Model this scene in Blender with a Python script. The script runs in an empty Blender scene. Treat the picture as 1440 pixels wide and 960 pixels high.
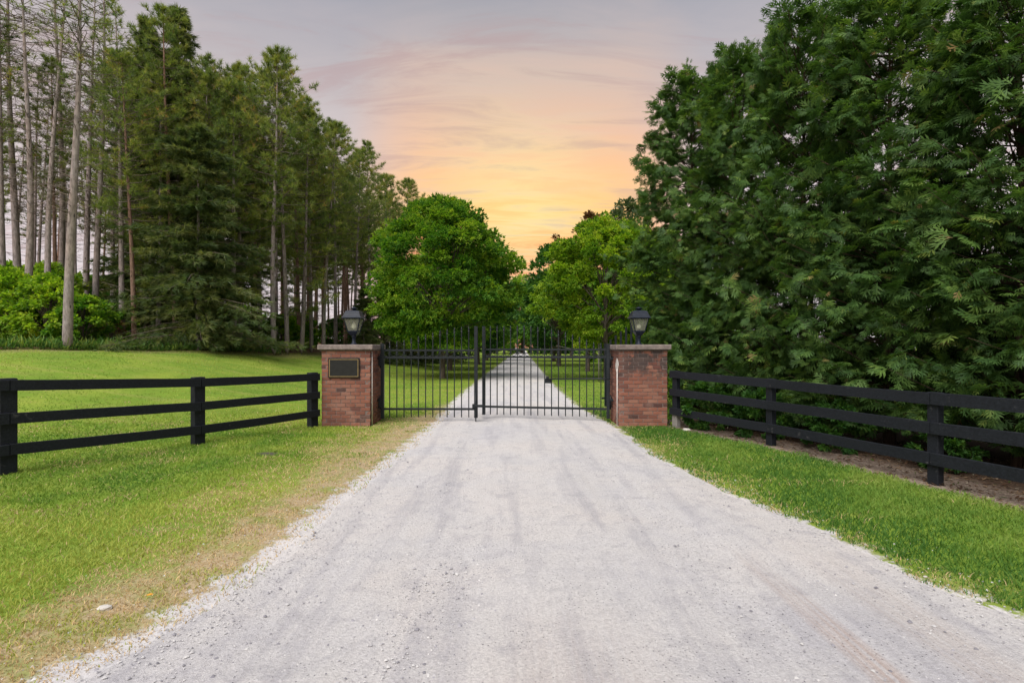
import bpy, math, random
import numpy as np
from mathutils import Vector, Matrix

# ------------------------------------------------------------------ scene, camera, light
S = bpy.context.scene
COL = S.collection
S.render.resolution_x, S.render.resolution_y = 1024, 682
F = 760.0 / 1440.0                    # focal length over picture width
HC = 1.6                              # eye height

cam_d = bpy.data.cameras.new("camera")
cam_d.sensor_width = 36.0
cam_d.lens = 36.0 * F
cam_d.shift_y = 0.005
cam_d.clip_start = 0.05
cam_d.clip_end = 3000
cam = bpy.data.objects.new("camera", cam_d)
cam.location = (0, 0, HC)
cam.rotation_euler = (math.radians(90), 0, 0)
COL.objects.link(cam)
S.camera = cam

S.view_settings.view_transform = 'Standard'
S.view_settings.look = 'None'
S.view_settings.exposure = 1.6
S.view_settings.gamma = 1.0
S.render.engine = 'CYCLES'
S.cycles.use_denoising = True
S.cycles.max_bounces = 6
S.cycles.diffuse_bounces = 4
S.cycles.transmission_bounces = 4
S.cycles.transparent_max_bounces = 8
S.cycles.caustics_reflective = False
S.cycles.caustics_refractive = False

SUN_EL, SUN_AZ = math.radians(52), math.radians(205)      # azimuth clockwise from +Y (the view direction)
sun_d = bpy.data.lights.new("sun", 'SUN')
sun_d.energy = 1.5
sun_d.angle = math.radians(50)
sun_d.color = (1.0, 0.955, 0.90)
sun = bpy.data.objects.new("sun", sun_d)
sd = Vector((math.sin(SUN_AZ) * math.cos(SUN_EL), math.cos(SUN_AZ) * math.cos(SUN_EL), math.sin(SUN_EL)))
sun.rotation_euler = sd.to_track_quat('Z', 'Y').to_euler()
sun.location = (0, -20, 40)
COL.objects.link(sun)


def srgb(r, g, b):
    def c(v):
        v /= 255.0
        return v / 12.92 if v <= 0.04045 else ((v + 0.055) / 1.055) ** 2.4
    return (c(r), c(g), c(b), 1.0)


class NT:
    """small helper for node trees"""
    def __init__(self, tree):
        self.t = tree
        self.n = tree.nodes
        self.l = tree.links

    def new(self, kind, **kw):
        nd = self.n.new(kind)
        for k, v in kw.items():
            setattr(nd, k, v)
        return nd

    def put(self, sock, v):
        if isinstance(v, bpy.types.NodeSocket):
            self.l.new(v, sock)
        elif v is not None:
            sock.default_value = v

    def math(self, op, a, b=None, c=None, clamp=False):
        nd = self.new('ShaderNodeMath', operation=op, use_clamp=clamp)
        for i, v in enumerate((a, b, c)):
            if v is not None:
                self.put(nd.inputs[i], v)
        return nd.outputs[0]

    def mix(self, f, a, b, mode='MIX'):
        nd = self.new('ShaderNodeMix', data_type='RGBA', blend_type=mode)
        nd.clamp_factor = True
        self.put(nd.inputs[0], f)
        self.put(nd.inputs[6], a)
        self.put(nd.inputs[7], b)
        return nd.outputs[2]

    def ramp(self, f, stops, interp='LINEAR'):
        nd = self.new('ShaderNodeValToRGB')
        cr = nd.color_ramp
        cr.interpolation = interp
        while len(cr.elements) < len(stops):
            cr.elements.new(0.5)
        for e, (p, c) in zip(cr.elements, stops):
            e.position = p
            e.color = c if len(c) == 4 else (*c, 1)
        self.put(nd.inputs[0], f)
        return nd.outputs[0]

    def maprange(self, v, a, b, c=0.0, d=1.0, smooth=False):
        nd = self.new('ShaderNodeMapRange')
        if smooth:
            nd.interpolation_type = 'SMOOTHSTEP'
        self.put(nd.inputs[0], v)
        for i, x in enumerate((a, b, c, d)):
            nd.inputs[i + 1].default_value = x
        return nd.outputs[0]

    def noise(self, vec, scale, detail=4, rough=0.55, dist=0.0, out='Fac'):
        nd = self.new('ShaderNodeTexNoise')
        self.put(nd.inputs['Vector'], vec)
        nd.inputs['Scale'].default_value = scale
        nd.inputs['Detail'].default_value = detail
        nd.inputs['Roughness'].default_value = rough
        nd.inputs['Distortion'].default_value = dist
        return nd.outputs[out]

    def voronoi(self, vec, scale, out='Distance', **kw):
        nd = self.new('ShaderNodeTexVoronoi', **kw)
        self.put(nd.inputs['Vector'], vec)
        nd.inputs['Scale'].default_value = scale
        return nd.outputs[out]

    def scale(self, vec, s, loc=(0, 0, 0)):
        nd = self.new('ShaderNodeMapping')
        self.put(nd.inputs[0], vec)
        nd.inputs['Location'].default_value = loc
        nd.inputs['Scale'].default_value = s
        return nd.outputs[0]

    def attr(self, name, out='Fac'):
        return self.new('ShaderNodeAttribute', attribute_name=name).outputs[out]

    def pos(self):
        return self.new('ShaderNodeNewGeometry').outputs['Position']

    def objc(self):
        return self.new('ShaderNodeTexCoord').outputs['Object']


# ---- world: thin high cloud lit by a low sunset glow down the drive, over a daylight sky
world = bpy.data.worlds.new("World")
S.world = world
world.use_nodes = True
w = NT(world.node_tree)
bg = w.n['Background']
gen = w.new('ShaderNodeTexCoord').outputs['Generated']
sep = w.new('ShaderNodeSeparateXYZ')
w.l.new(gen, sep.inputs[0])
dx, dy, dz = sep.outputs
zc = w.math('MAXIMUM', dz, 0.0)
den = w.math('ADD', zc, 0.10)
px = w.math('DIVIDE', dx, den)
py = w.math('DIVIDE', dy, den)
cmb = w.new('ShaderNodeCombineXYZ')
w.put(cmb.inputs[0], px)
w.put(cmb.inputs[1], py)
plane = cmb.outputs[0]
cl1 = w.noise(w.scale(plane, (0.55, 1.5, 1)), 1.0, 6, 0.6, 0.5)
cl2 = w.noise(w.scale(plane, (0.9, 3.2, 1), (7, 3, 0)), 1.7, 7, 0.62, 0.8)
wob = w.math('MULTIPLY_ADD', w.math('SUBTRACT', cl1, 0.5), 0.16, w.math('MULTIPLY', w.math('SUBTRACT', cl2, 0.5), 0.09))
wob = w.math('MULTIPLY', wob, w.maprange(zc, 0.05, 0.5, 0.35, 1.0))
zz = w.math('ADD', zc, wob)
sunset = w.ramp(zz, [(0.0, srgb(206, 128, 118)), (0.13, srgb(240, 132, 98)), (0.18, srgb(252, 158, 88)), (0.235, srgb(255, 194, 112)),
                     (0.30, srgb(248, 192, 144)), (0.36, srgb(232, 188, 160)), (0.44, srgb(208, 184, 172)), (0.50, srgb(180, 172, 174)),
                     (0.57, srgb(146, 152, 164)), (1.0, srgb(126, 140, 162))])
calm = w.ramp(zz, [(0.0, srgb(222, 212, 216)), (0.2, srgb(222, 208, 208)), (0.4, srgb(194, 184, 184)), (0.57, srgb(148, 153, 166)), (1.0, srgb(126, 140, 162))])
hyp = w.math('SQRT', w.math('ADD', w.math('MULTIPLY', dx, dx), w.math('ADD', w.math('MULTIPLY', dy, dy), 0.0001)))
cosaz = w.math('DIVIDE', w.math('ADD', dy, w.math('MULTIPLY', dx, 0.02)), hyp)
azf = w.maprange(cosaz, 0.945, 0.988, 0.0, 1.0, True)
veil = w.mix(azf, calm, sunset)
gdir = Vector(((733 - 720) / 760, 1, (487 - 312) / 760)).normalized()
dotn = w.new('ShaderNodeVectorMath', operation='DOT_PRODUCT')
w.put(dotn.inputs[0], gen)
dotn.inputs[1].default_value = gdir
glow = w.math('POWER', w.math('MAXIMUM', dotn.outputs['Value'], 0.0), 75.0)
streak = w.maprange(cl2, 0.36, 0.66, 0.35, 1.0, True)
veil = w.mix(w.math('MULTIPLY', w.math('MULTIPLY', glow, streak), 0.95), veil, srgb(255, 236, 162))
# grey-violet cloud bands
band = w.maprange(cl2, 0.48, 0.66, 0.0, 0.42, True)
veil = w.mix(band, veil, srgb(184, 150, 148))
lite = w.maprange(cl1, 0.5, 0.75, 0.0, 0.25, True)
veil = w.mix(lite, veil, srgb(244, 214, 200))
nish = w.new('ShaderNodeTexSky', sky_type='NISHITA')
nish.sun_disc = False
nish.sun_elevation = SUN_EL
nish.sun_rotation = SUN_AZ
nsc = w.mix(1.0, nish.outputs[0], (0.10, 0.10, 0.10, 1), 'MULTIPLY')
skyc = w.mix(0.94, nsc, veil)
w.put(bg.inputs['Color'], skyc)
bg.inputs['Strength'].default_value = 0.375

# ------------------------------------------------------------------ mesh helpers
rng = np.random.default_rng(7)
R = random.Random(11)


def link(o, parent=None):
    COL.objects.link(o)
    if parent is not None:
        o.parent = parent
    return o


def tag(o, label=None, cat=None, group=None, kind=None):
    for k, v in (('label', label), ('category', cat), ('group', group), ('kind', kind)):
        if v:
            o[k] = v
    return o


def empty(name, loc, label, cat, group=None, rz=0.0):
    o = bpy.data.objects.new(name, None)
    o.empty_display_size = 0.2
    o.location = loc
    o.rotation_euler = (0, 0, rz)
    COL.objects.link(o)
    return tag(o, label, cat, group)


def np_mesh(name, V, Fc, m=None, attrs=None, smooth=False):
    V = np.asarray(V, np.float32).reshape(-1, 3)
    Fc = np.asarray(Fc, np.int32)
    k = Fc.shape[1]
    me = bpy.data.meshes.new(name)
    me.vertices.add(len(V))
    me.vertices.foreach_set('co', V.ravel())
    me.loops.add(Fc.size)
    me.loops.foreach_set('vertex_index', Fc.ravel())
    me.polygons.add(len(Fc))
    me.polygons.foreach_set('loop_start', np.arange(0, Fc.size, k, dtype=np.int32))
    if smooth:
        me.polygons.foreach_set('use_smooth', np.ones(len(Fc), bool))
    me.update(calc_edges=True)
    for an, av in (attrs or {}).items():
        av = np.asarray(av, np.float32)
        if av.ndim == 1:
            me.attributes.new(an, 'FLOAT', 'POINT').data.foreach_set('value', av)
        else:
            if av.shape[1] == 3:
                av = np.concatenate([av, np.ones((len(av), 1), np.float32)], 1)
            me.attributes.new(an, 'FLOAT_COLOR', 'POINT').data.foreach_set('color', av.ravel())
    if m is not None:
        me.materials.append(m)
    return me


class MB:
    """collects shapes, gives one mesh"""
    def __init__(self):
        self.v, self.f, self.s = [], [], []

    def add(self, V, Fc, smooth=False):
        b = len(self.v)
        self.v += [tuple(p) for p in V]
        self.f += [tuple(i + b for i in q) for q in Fc]
        self.s += [smooth] * len(Fc)
        return self

    def box(self, c, d, rz=0.0, bev=0.0, M=None):
        x, y, z = d[0] / 2, d[1] / 2, d[2] / 2
        b = min(bev, x * .9, y * .9, z * .9)
        if b <= 0:
            P = [(sx * x, sy * y, sz * z) for sz in (-1, 1) for sy in (-1, 1) for sx in (-1, 1)]
            Q = [(0, 2, 3, 1), (4, 5, 7, 6), (0, 1, 5, 4), (2, 6, 7, 3), (0, 4, 6, 2), (1, 3, 7, 5)]
        else:      # chamfered box
            P, idx = [], {}
            for sx in (-1, 1):
                for sy in (-1, 1):
                    for sz in (-1, 1):
                        for a in range(3):
                            q = [sx * (x - b), sy * (y - b), sz * (z - b)]
                            q[a] = (sx * x, sy * y, sz * z)[a]
                            idx[(sx, sy, sz, a)] = len(P)
                            P.append(tuple(q))
            Q = []
            for a in range(3):
                o1, o2 = (a + 1) % 3, (a + 2) % 3
                for s in (-1, 1):
                    ring = []
                    for u, v in ((-1, -1), (1, -1), (1, 1), (-1, 1)):
                        k = [0, 0, 0]
                        k[a], k[o1], k[o2] = s, u, v
                        ring.append(idx[(*k, a)])
                    Q.append(tuple(ring if s > 0 else ring[::-1]))
                for u in (-1, 1):
                    for v in (-1, 1):
                        k1 = [0, 0, 0]; k1[o1], k1[o2], k1[a] = u, v, -1
                        k2 = list(k1); k2[a] = 1
                        q = (idx[(*k1, o1)], idx[(*k2, o1)], idx[(*k2, o2)], idx[(*k1, o2)])
                        Q.append(q if u * v < 0 else q[::-1])
            for sx in (-1, 1):
                for sy in (-1, 1):
                    for sz in (-1, 1):
                        q = tuple(idx[(sx, sy, sz, a)] for a in range(3))
                        Q.append(q if sx * sy * sz > 0 else q[::-1])
        Mx = Matrix.Translation(c) @ Matrix.Rotation(rz, 4, 'Z')
        if M is not None:
            Mx = M
        return self.add([Mx @ Vector(p) for p in P], Q)

    def beam(self, a, b, wd, ht, bev=0.0):
        """a bar from a to b, wd across, ht high"""
        a, b = Vector(a), Vector(b)
        d = b - a
        L = d.length
        ux = d.normalized()
        up = Vector((0, 0, 1)) if abs(ux.z) < 0.95 else Vector((0, 1, 0))
        uy = up.cross(ux).normalized()
        uz = ux.cross(uy)
        M = Matrix((ux, uy, uz)).transposed().to_4x4()
        M.translation = (a + b) / 2
        return self.box((0, 0, 0), (L, wd, ht), bev=bev, M=M)

    def tube(self, pts, rad, n=8, cap=True, smooth=True):
        pts = [Vector(p) for p in pts]
        if not isinstance(rad, (list, tuple)):
            rad = [rad] * len(pts)
        V, Q = [], []
        for i, p in enumerate(pts):
            d = (pts[min(i + 1, len(pts) - 1)] - pts[max(i - 1, 0)]).normalized()
            u = Vector((1, 0, 0)) if abs(d.x) < 0.8 else Vector((0, 1, 0))
            e1 = d.cross(u).normalized()
            e2 = d.cross(e1)
            for k in range(n):
                a = 2 * math.pi * k / n
                V.append(p + (e1 * math.cos(a) + e2 * math.sin(a)) * rad[i])
        for i in range(len(pts) - 1):
            for k in range(n):
                k2 = (k + 1) % n
                Q.append((i * n + k, (i + 1) * n + k, (i + 1) * n + k2, i * n + k2))
        b = len(self.v)
        self.add(V, Q, smooth)
        if cap:
            self.f.append(tuple(b + k for k in range(n)))
            self.s.append(False)
            self.f.append(tuple(b + (len(pts) - 1) * n + k for k in reversed(range(n))))
            self.s.append(False)
        return self

    def loft(self, rings, cap=True, smooth=False):
        n = len(rings[0])
        V = [p for r in rings for p in r]
        Q = []
        for i in range(len(rings) - 1):
            for k in range(n):
                k2 = (k + 1) % n
                Q.append((i * n + k, i * n + k2, (i + 1) * n + k2, (i + 1) * n + k))
        if cap:
            Q.append(tuple(reversed(range(n))))
            Q.append(tuple((len(rings) - 1) * n + k for k in range(n)))
        return self.add(V, Q, smooth)

    def lathe(self, prof, n=14, c=(0, 0, 0), smooth=True):
        rings = [[(c[0] + r * math.cos(2 * math.pi * k / n), c[1] + r * math.sin(2 * math.pi * k / n), c[2] + z) for k in range(n)] for r, z in prof]
        return self.loft(rings, True, smooth)

    def square(self, prof, c=(0, 0, 0)):
        rings = [[(c[0] + sx * h, c[1] + sy * h, c[2] + z) for sx, sy in ((-1, -1), (1, -1), (1, 1), (-1, 1))] for h, z in prof]
        return self.loft(rings)

    def mesh(self, name, m):
        me = bpy.data.meshes.new(name)
        me.from_pydata([tuple(p) for p in self.v], [], self.f)
        me.polygons.foreach_set('use_smooth', self.s)
        me.materials.append(m)
        me.update()
        return me

    def build(self, name, m, parent=None, loc=None):
        o = bpy.data.objects.new(name, self.mesh(name, m))
        if loc is not None:
            o.location = loc
        return link(o, parent)


def mk(name, me, parent=None, loc=(0, 0, 0), rz=0.0, sc=None):
    o = bpy.data.objects.new(name, me)
    o.location = loc
    o.rotation_euler = (0, 0, rz)
    if sc is not None:
        o.scale = sc if hasattr(sc, '__len__') else (sc, sc, sc)
    return link(o, parent)


# ------------------------------------------------------------------ the lie of the land
def sm(t):
    t = np.clip(t, 0, 1)
    return t * t * (3 - 2 * t)


LE = np.array([(-6, -3.2), (0, -2.7), (1.5, -2.35), (2.63, -2.10), (2.8, -2.02), (3.12, -1.91), (3.52, -1.83), (4.09, -1.74), (4.83, -1.76), (5.99, -1.72),
               (6.76, -1.66), (9.14, -1.56), (11.6, -1.48), (15.4, -1.55), (21.7, -1.5), (84, -0.25), (200, 2.2)])
RE = np.array([(-6, 5.6), (0, 3.7), (1.5, 3.25), (2.5, 3.05), (3.22, 3.0), (3.81, 2.80), (4.27, 2.74), (4.75, 2.68), (5.17, 2.58), (5.9, 2.38), (6.57, 2.28),
               (7.1, 2.19), (8, 2.08), (8.7, 2.05), (10.76, 2.04), (12.2, 1.92), (14, 1.75), (16.7, 1.72), (23.4, 1.72), (84, 2.75), (200, 5.2)])


def xl(Y):
    return np.interp(Y, LE[:, 0], LE[:, 1])


def xr(Y):
    return np.interp(Y, RE[:, 0], RE[:, 1])


def edge_dist(X, Y):
    return np.maximum(xl(Y) - X, X - xr(Y))


def terrain(X, Y):
    X = np.asarray(X, float)
    Y = np.asarray(Y, float)
    z = 1.45 * sm((-X - 4.3) / 11.0) * sm((Y - 6) / 13.0)
    z = z + 0.035 * np.clip(-X - 15, 0, 60) * sm((Y - 6) / 13.0)
    und = 0.035 * np.sin(X * 0.9 + 1.3) * np.sin(Y * 0.55 + 0.4) + 0.02 * np.sin(X * 2.1 + Y * 1.3)
    e = edge_dist(X, Y)
    z = z + und * sm((e - 0.2) / 3.0) * np.where(X > 0, 0.4, 1.0) * sm(np.abs(Y - 10.9) / 2 - 0.2)
    return z


def tz(x, y):
    return float(terrain(x, y))


def wx(pix, D):
    return (pix - 720) / 760.0 * D


# right-hand fence line and forest edge, for the bare soil
RF = [(3.27, 10.76), (4.17, 8.70), (4.92, 6.28), (5.65, 3.95), (6.4, 1.6)]
LF = [(-3.97, 10.76), (-5.12, 8.81), (-6.38, 6.83), (-7.65, 4.85)]


def fence_x(Y):
    ys = [p[1] for p in RF][::-1]
    xs = [p[0] for p in RF][::-1]
    return np.interp(Y, ys, xs)


def soil_dist(X, Y):      # + is behind the right fence
    return (X - fence_x(Y)) * 0.94 - 0.0 * Y


FE = np.array([(0, -30), (8, -24), (14, -19.5), (19, -16.0), (23, -14.4), (28, -12.6), (36, -12.4), (55, -11.8), (90, -12)])


def forest_dist(X, Y):    # + is inside the stand
    return np.interp(Y, FE[:, 0], FE[:, 1]) - X


# ------------------------------------------------------------------ materials
def mat(name):
    m = bpy.data.materials.new(name)
    m.use_nodes = True
    t = NT(m.node_tree)
    return m, t, t.n['Principled BSDF']


def bump(t, p, h, strength=0.5, dist=0.01):
    b = t.new('ShaderNodeBump')
    b.inputs['Strength'].default_value = strength
    b.inputs['Distance'].default_value = dist
    t.put(b.inputs['Height'], h)
    t.l.new(b.outputs[0], p.inputs['Normal'])


def leaf_mat(name, stops, trans=0.35, rough=0.55, gloss=0.25):
    """foliage: colour by each leaf's own tint, part of the light passes through"""
    m, t, p = mat(name)
    c = t.ramp(t.attr('tint'), stops)
    nz = t.noise(t.pos(), 0.9, 3)
    c = t.mix(t.maprange(nz, 0.35, 0.7, 0.0, 0.25), c, t.mix(1.0, c, (1.35, 1.2, 0.7, 1), 'MULTIPLY'))
    t.put(p.inputs['Base Color'], c)
    p.inputs['Roughness'].default_value = rough
    p.inputs['Specular IOR Level'].default_value = gloss
    tr = t.new('ShaderNodeBsdfTranslucent')
    t.put(tr.inputs[0], t.mix(1.0, c, (1.3, 1.35, 0.6, 1), 'MULTIPLY'))
    mx = t.new('ShaderNodeMixShader')
    mx.inputs[0].default_value = trans
    t.l.new(p.outputs[0], mx.inputs[1])
    t.l.new(tr.outputs[0], mx.inputs[2])
    t.l.new(mx.outputs[0], t.n['Material Output'].inputs[0])
    return m


M = {}
M['maple_leaf'] = leaf_mat('maple_leaf', [(0, (0.040, 0.13, 0.020)), (0.3, (0.095, 0.235, 0.026)), (0.65, (0.21, 0.37, 0.034)), (1, (0.38, 0.50, 0.05))], .46)
M['bright_leaf'] = leaf_mat('bright_leaf', [(0, (0.075, 0.18, 0.022)), (0.35, (0.18, 0.34, 0.028)), (0.75, (0.34, 0.48, 0.04)), (1, (0.48, 0.56, 0.06))], .46)
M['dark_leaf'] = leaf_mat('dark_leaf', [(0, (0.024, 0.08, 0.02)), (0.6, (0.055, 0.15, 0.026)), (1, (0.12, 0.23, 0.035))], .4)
M['grey_leaf'] = leaf_mat('grey_leaf', [(0, (0.05, 0.09, 0.045)), (1, (0.13, 0.17, 0.09))])
M['red_leaf'] = leaf_mat('red_leaf', [(0, (0.10, 0.035, 0.02)), (0.6, (0.16, 0.07, 0.035)), (1, (0.14, 0.16, 0.04))])
M['cedar_leaf'] = leaf_mat('cedar_leaf', [(0, (0.028, 0.068, 0.022)), (0.45, (0.062, 0.132, 0.034)), (0.8, (0.128, 0.220, 0.048)), (0.97, (0.24, 0.30, 0.07)), (1, (0.24, 0.17, 0.08))], 0.36)
M['pine_needle'] = leaf_mat('pine_needle', [(0, (0.068, 0.118, 0.040)), (0.35, (0.15, 0.215, 0.060)), (0.7, (0.27, 0.32, 0.08)), (0.94, (0.37, 0.35, 0.115)), (1, (0.38, 0.21, 0.08))], 0.42)
M['spruce_needle'] = leaf_mat('spruce_needle', [(0, (0.050, 0.088, 0.040)), (0.5, (0.118, 0.168, 0.062)), (1, (0.25, 0.26, 0.105))], 0.4)
M['weed_leaf'] = leaf_mat('weed_leaf', [(0, (0.05, 0.14, 0.035)), (0.6, (0.13, 0.25, 0.05)), (1, (0.30, 0.38, 0.09))])


def bark(name, ca, cb, sc=(9, 9, 2.2)):
    m, t, p = mat(name)
    o = t.objc()
    n1 = t.noise(t.scale(o, sc), 1.5, 6, 0.65)
    n2 = t.noise(t.scale(o, (1.2, 1.2, 0.5)), 1.0, 3)
    c = t.ramp(n1, [(0.3, ca), (0.62, cb)])
    c = t.mix(t.maprange(n2, 0.4, 0.7, 0, 0.6), c, t.mix(1.0, c, (1.25, 1.05, 0.9, 1), 'MULTIPLY'))
    knot = t.voronoi(t.scale(o, (6, 6, 1.6)), 1.0)
    c = t.mix(t.maprange(knot, 0.10, 0.17, 0.85, 0.0), c, (0.02, 0.017, 0.015, 1))
    t.put(p.inputs['Base Color'], c)
    p.inputs['Roughness'].default_value = 0.95
    p.inputs['Specular IOR Level'].default_value = 0.1
    bump(t, p, n1, 0.8, 0.02)
    return m


M['pine_bark'] = bark('pine_bark', (0.14, 0.12, 0.115, 1), (0.36, 0.315, 0.305, 1))
M['brown_pine_bark'] = bark('brown_pine_bark', (0.11, 0.07, 0.052, 1), (0.27, 0.175, 0.135, 1))
M['maple_bark'] = bark('maple_bark', (0.05, 0.042, 0.035, 1), (0.15, 0.125, 0.105, 1))
M['cedar_bark'] = bark('cedar_bark', (0.035, 0.024, 0.018, 1), (0.10, 0.07, 0.055, 1), (14, 14, 1))
M['dead_twig'] = bark('dead_twig', (0.09, 0.075, 0.065, 1), (0.22, 0.185, 0.16, 1))

# black painted boards
m, t, p = mat('fence_paint')
o = t.objc()
g = t.noise(t.scale(o, (1.5, 40, 40)), 1.0, 5, 0.7)
sp = t.noise(t.pos(), 6, 5, 0.7)
c = t.ramp(g, [(0.3, (0.0055, 0.007, 0.010)), (0.7, (0.015, 0.018, 0.025))])
c = t.mix(t.maprange(g, 0.62, 0.78, 0, 0.5), c, (0.045, 0.052, 0.065, 1))
c = t.mix(t.maprange(sp, 0.64, 0.72, 0, 0.55), c, (0.10, 0.10, 0.10, 1))
t.put(p.inputs['Base Color'], c)
t.put(p.inputs['Roughness'], t.maprange(sp, 0.3, 0.7, 0.5, 0.8))
p.inputs['Specular IOR Level'].default_value = 0.25
bump(t, p, g, 0.6, 0.006)
M['fence_paint'] = m

m, t, p = mat('iron_paint')
c = t.ramp(t.noise(t.pos(), 14, 4), [(0.3, (0.007, 0.010, 0.012)), (0.75, (0.016, 0.021, 0.025))])
t.put(p.inputs['Base Color'], c)
p.inputs['Roughness'].default_value = 0.38
p.inputs['Metallic'].default_value = 0.0
p.inputs['Specular IOR Level'].default_value = 0.35
M['iron'] = m

m, t, p = mat('lantern_paint')
c = t.ramp(t.noise(t.pos(), 20, 3), [(0.3, (0.008, 0.012, 0.022)), (0.75, (0.018, 0.025, 0.042))])
t.put(p.inputs['Base Color'], c)
p.inputs['Roughness'].default_value = 0.45
p.inputs['Specular IOR Level'].default_value = 0.22
M['lantern'] = m

# brick: every brick its own fired tone, dark stain patches, pale bloom near the ground
m, t, p = mat('brick_face')
ps = t.pos()
rnd = t.math('FRACT', t.math('ADD', t.new('ShaderNodeObjectInfo').outputs['Random'], t.new('ShaderNodeNewGeometry').outputs['Random Per Island']))
c = t.ramp(rnd, [(0.0, (0.06, 0.036, 0.033)), (0.06, (0.13, 0.057, 0.046)), (0.3, (0.21, 0.085, 0.058)), (0.6, (0.285, 0.115, 0.075)), (0.85, (0.26, 0.12, 0.085)), (1.0, (0.32, 0.158, 0.108))])
n1 = t.noise(ps, 28, 5, 0.7)
c = t.mix(t.maprange(n1, 0.3, 0.75, 0.0, 0.5), c, (0.14, 0.062, 0.052, 1))
n2 = t.noise(ps, 2.6, 5, 0.7, 0.3)
sz = t.new('ShaderNodeSeparateXYZ')
t.put(sz.inputs[0], ps)
hi = t.maprange(sz.outputs[2], 0.75, 1.2, 0.0, 1.0, True)
rt = t.maprange(sz.outputs[0], 1.9, 2.4, 0.0, 1.0)
st = t.math('MULTIPLY', t.maprange(n2, 0.46, 0.54, 0, 0.9), t.math('MULTIPLY', hi, rt))
c = t.mix(st, c, (0.045, 0.038, 0.038, 1))
bl = t.math('MULTIPLY', t.maprange(n2, 0.5, 0.68, 0, 0.35), t.maprange(sz.outputs[2], 0.0, 0.9, 1.0, 0.2))
c = t.mix(bl, c, (0.42, 0.30, 0.25, 1))
t.put(p.inputs['Base Color'], c)
p.inputs['Roughness'].default_value = 0.9
p.inputs['Specular IOR Level'].default_value = 0.2
bump(t, p, n1, 0.7, 0.004)
M['brick'] = m

m, t, p = mat('mortar')
n1 = t.noise(t.pos(), 30, 5)
t.put(p.inputs['Base Color'], t.ramp(n1, [(0.3, (0.11, 0.085, 0.078)), (0.7, (0.22, 0.17, 0.15))]))
p.inputs['Roughness'].default_value = 0.95
bump(t, p, n1, 0.6, 0.004)
M['mortar'] = m

m, t, p = mat('coping_stone')
ps = t.pos()
n1 = t.noise(ps, 9, 6, 0.7)
n2 = t.noise(ps, 60, 3)
c = t.ramp(n1, [(0.3, (0.115, 0.088, 0.080)), (0.5, (0.19, 0.155, 0.142)), (0.72, (0.28, 0.225, 0.20))])
c = t.mix(t.maprange(n2, 0.55, 0.75, 0, 0.4), c, (0.09, 0.08, 0.08, 1))
t.put(p.inputs['Base Color'], c)
p.inputs['Roughness'].default_value = 0.9
bump(t, p, n2, 0.5, 0.003)
M['coping'] = m


def flat(name, col, rough=0.6, spec=0.4, metal=0.0, n=12.0):
    m, t, p = mat(name)
    a = tuple(v * 0.82 for v in col) + (1,)
    b = tuple(min(1, v * 1.15) for v in col) + (1,)
    t.put(p.inputs['Base Color'], t.ramp(t.noise(t.pos(), n, 4, 0.65), [(0.3, a), (0.7, b)]))
    p.inputs['Roughness'].default_value = rough
    p.inputs['Specular IOR Level'].default_value = spec
    p.inputs['Metallic'].default_value = metal
    M[name] = m
    return m


flat('white_conduit', (0.62, 0.58, 0.54), 0.6)
flat('plaque_face', (0.020, 0.020, 0.019), 0.5, 0.2)
flat('gold', (0.34, 0.24, 0.10), 0.45, 0.4, 0.3)
flat('plaque_frame', (0.016, 0.013, 0.012), 0.4)
flat('concrete', (0.24, 0.225, 0.21), 0.9, 0.2)
flat('bulb', (0.92, 0.92, 0.90), 0.2)
flat('stake', (0.16, 0.15, 0.13), 0.7)
flat('dead_orange', (0.75, 0.33, 0.03), 0.7)
flat('pale_stone', (0.55, 0.52, 0.48), 0.9, 0.2)

m, t, p = mat('lantern_glass')
p.inputs['Base Color'].default_value = (0.80, 0.80, 0.72, 1)
p.inputs['Roughness'].default_value = 0.12
tr = t.new('ShaderNodeBsdfTransparent')
tr.inputs[0].default_value = (0.86, 0.87, 0.80, 1)
mx = t.new('ShaderNodeMixShader')
t.put(mx.inputs[0], t.maprange(t.noise(t.pos(), 12, 4), 0.3, 0.7, 0.08, 0.13))
t.l.new(tr.outputs[0], mx.inputs[1])
t.l.new(p.outputs[0], mx.inputs[2])
t.l.new(mx.outputs[0], t.n['Material Output'].inputs[0])
M['glass'] = m

GRAVEL = None


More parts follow.
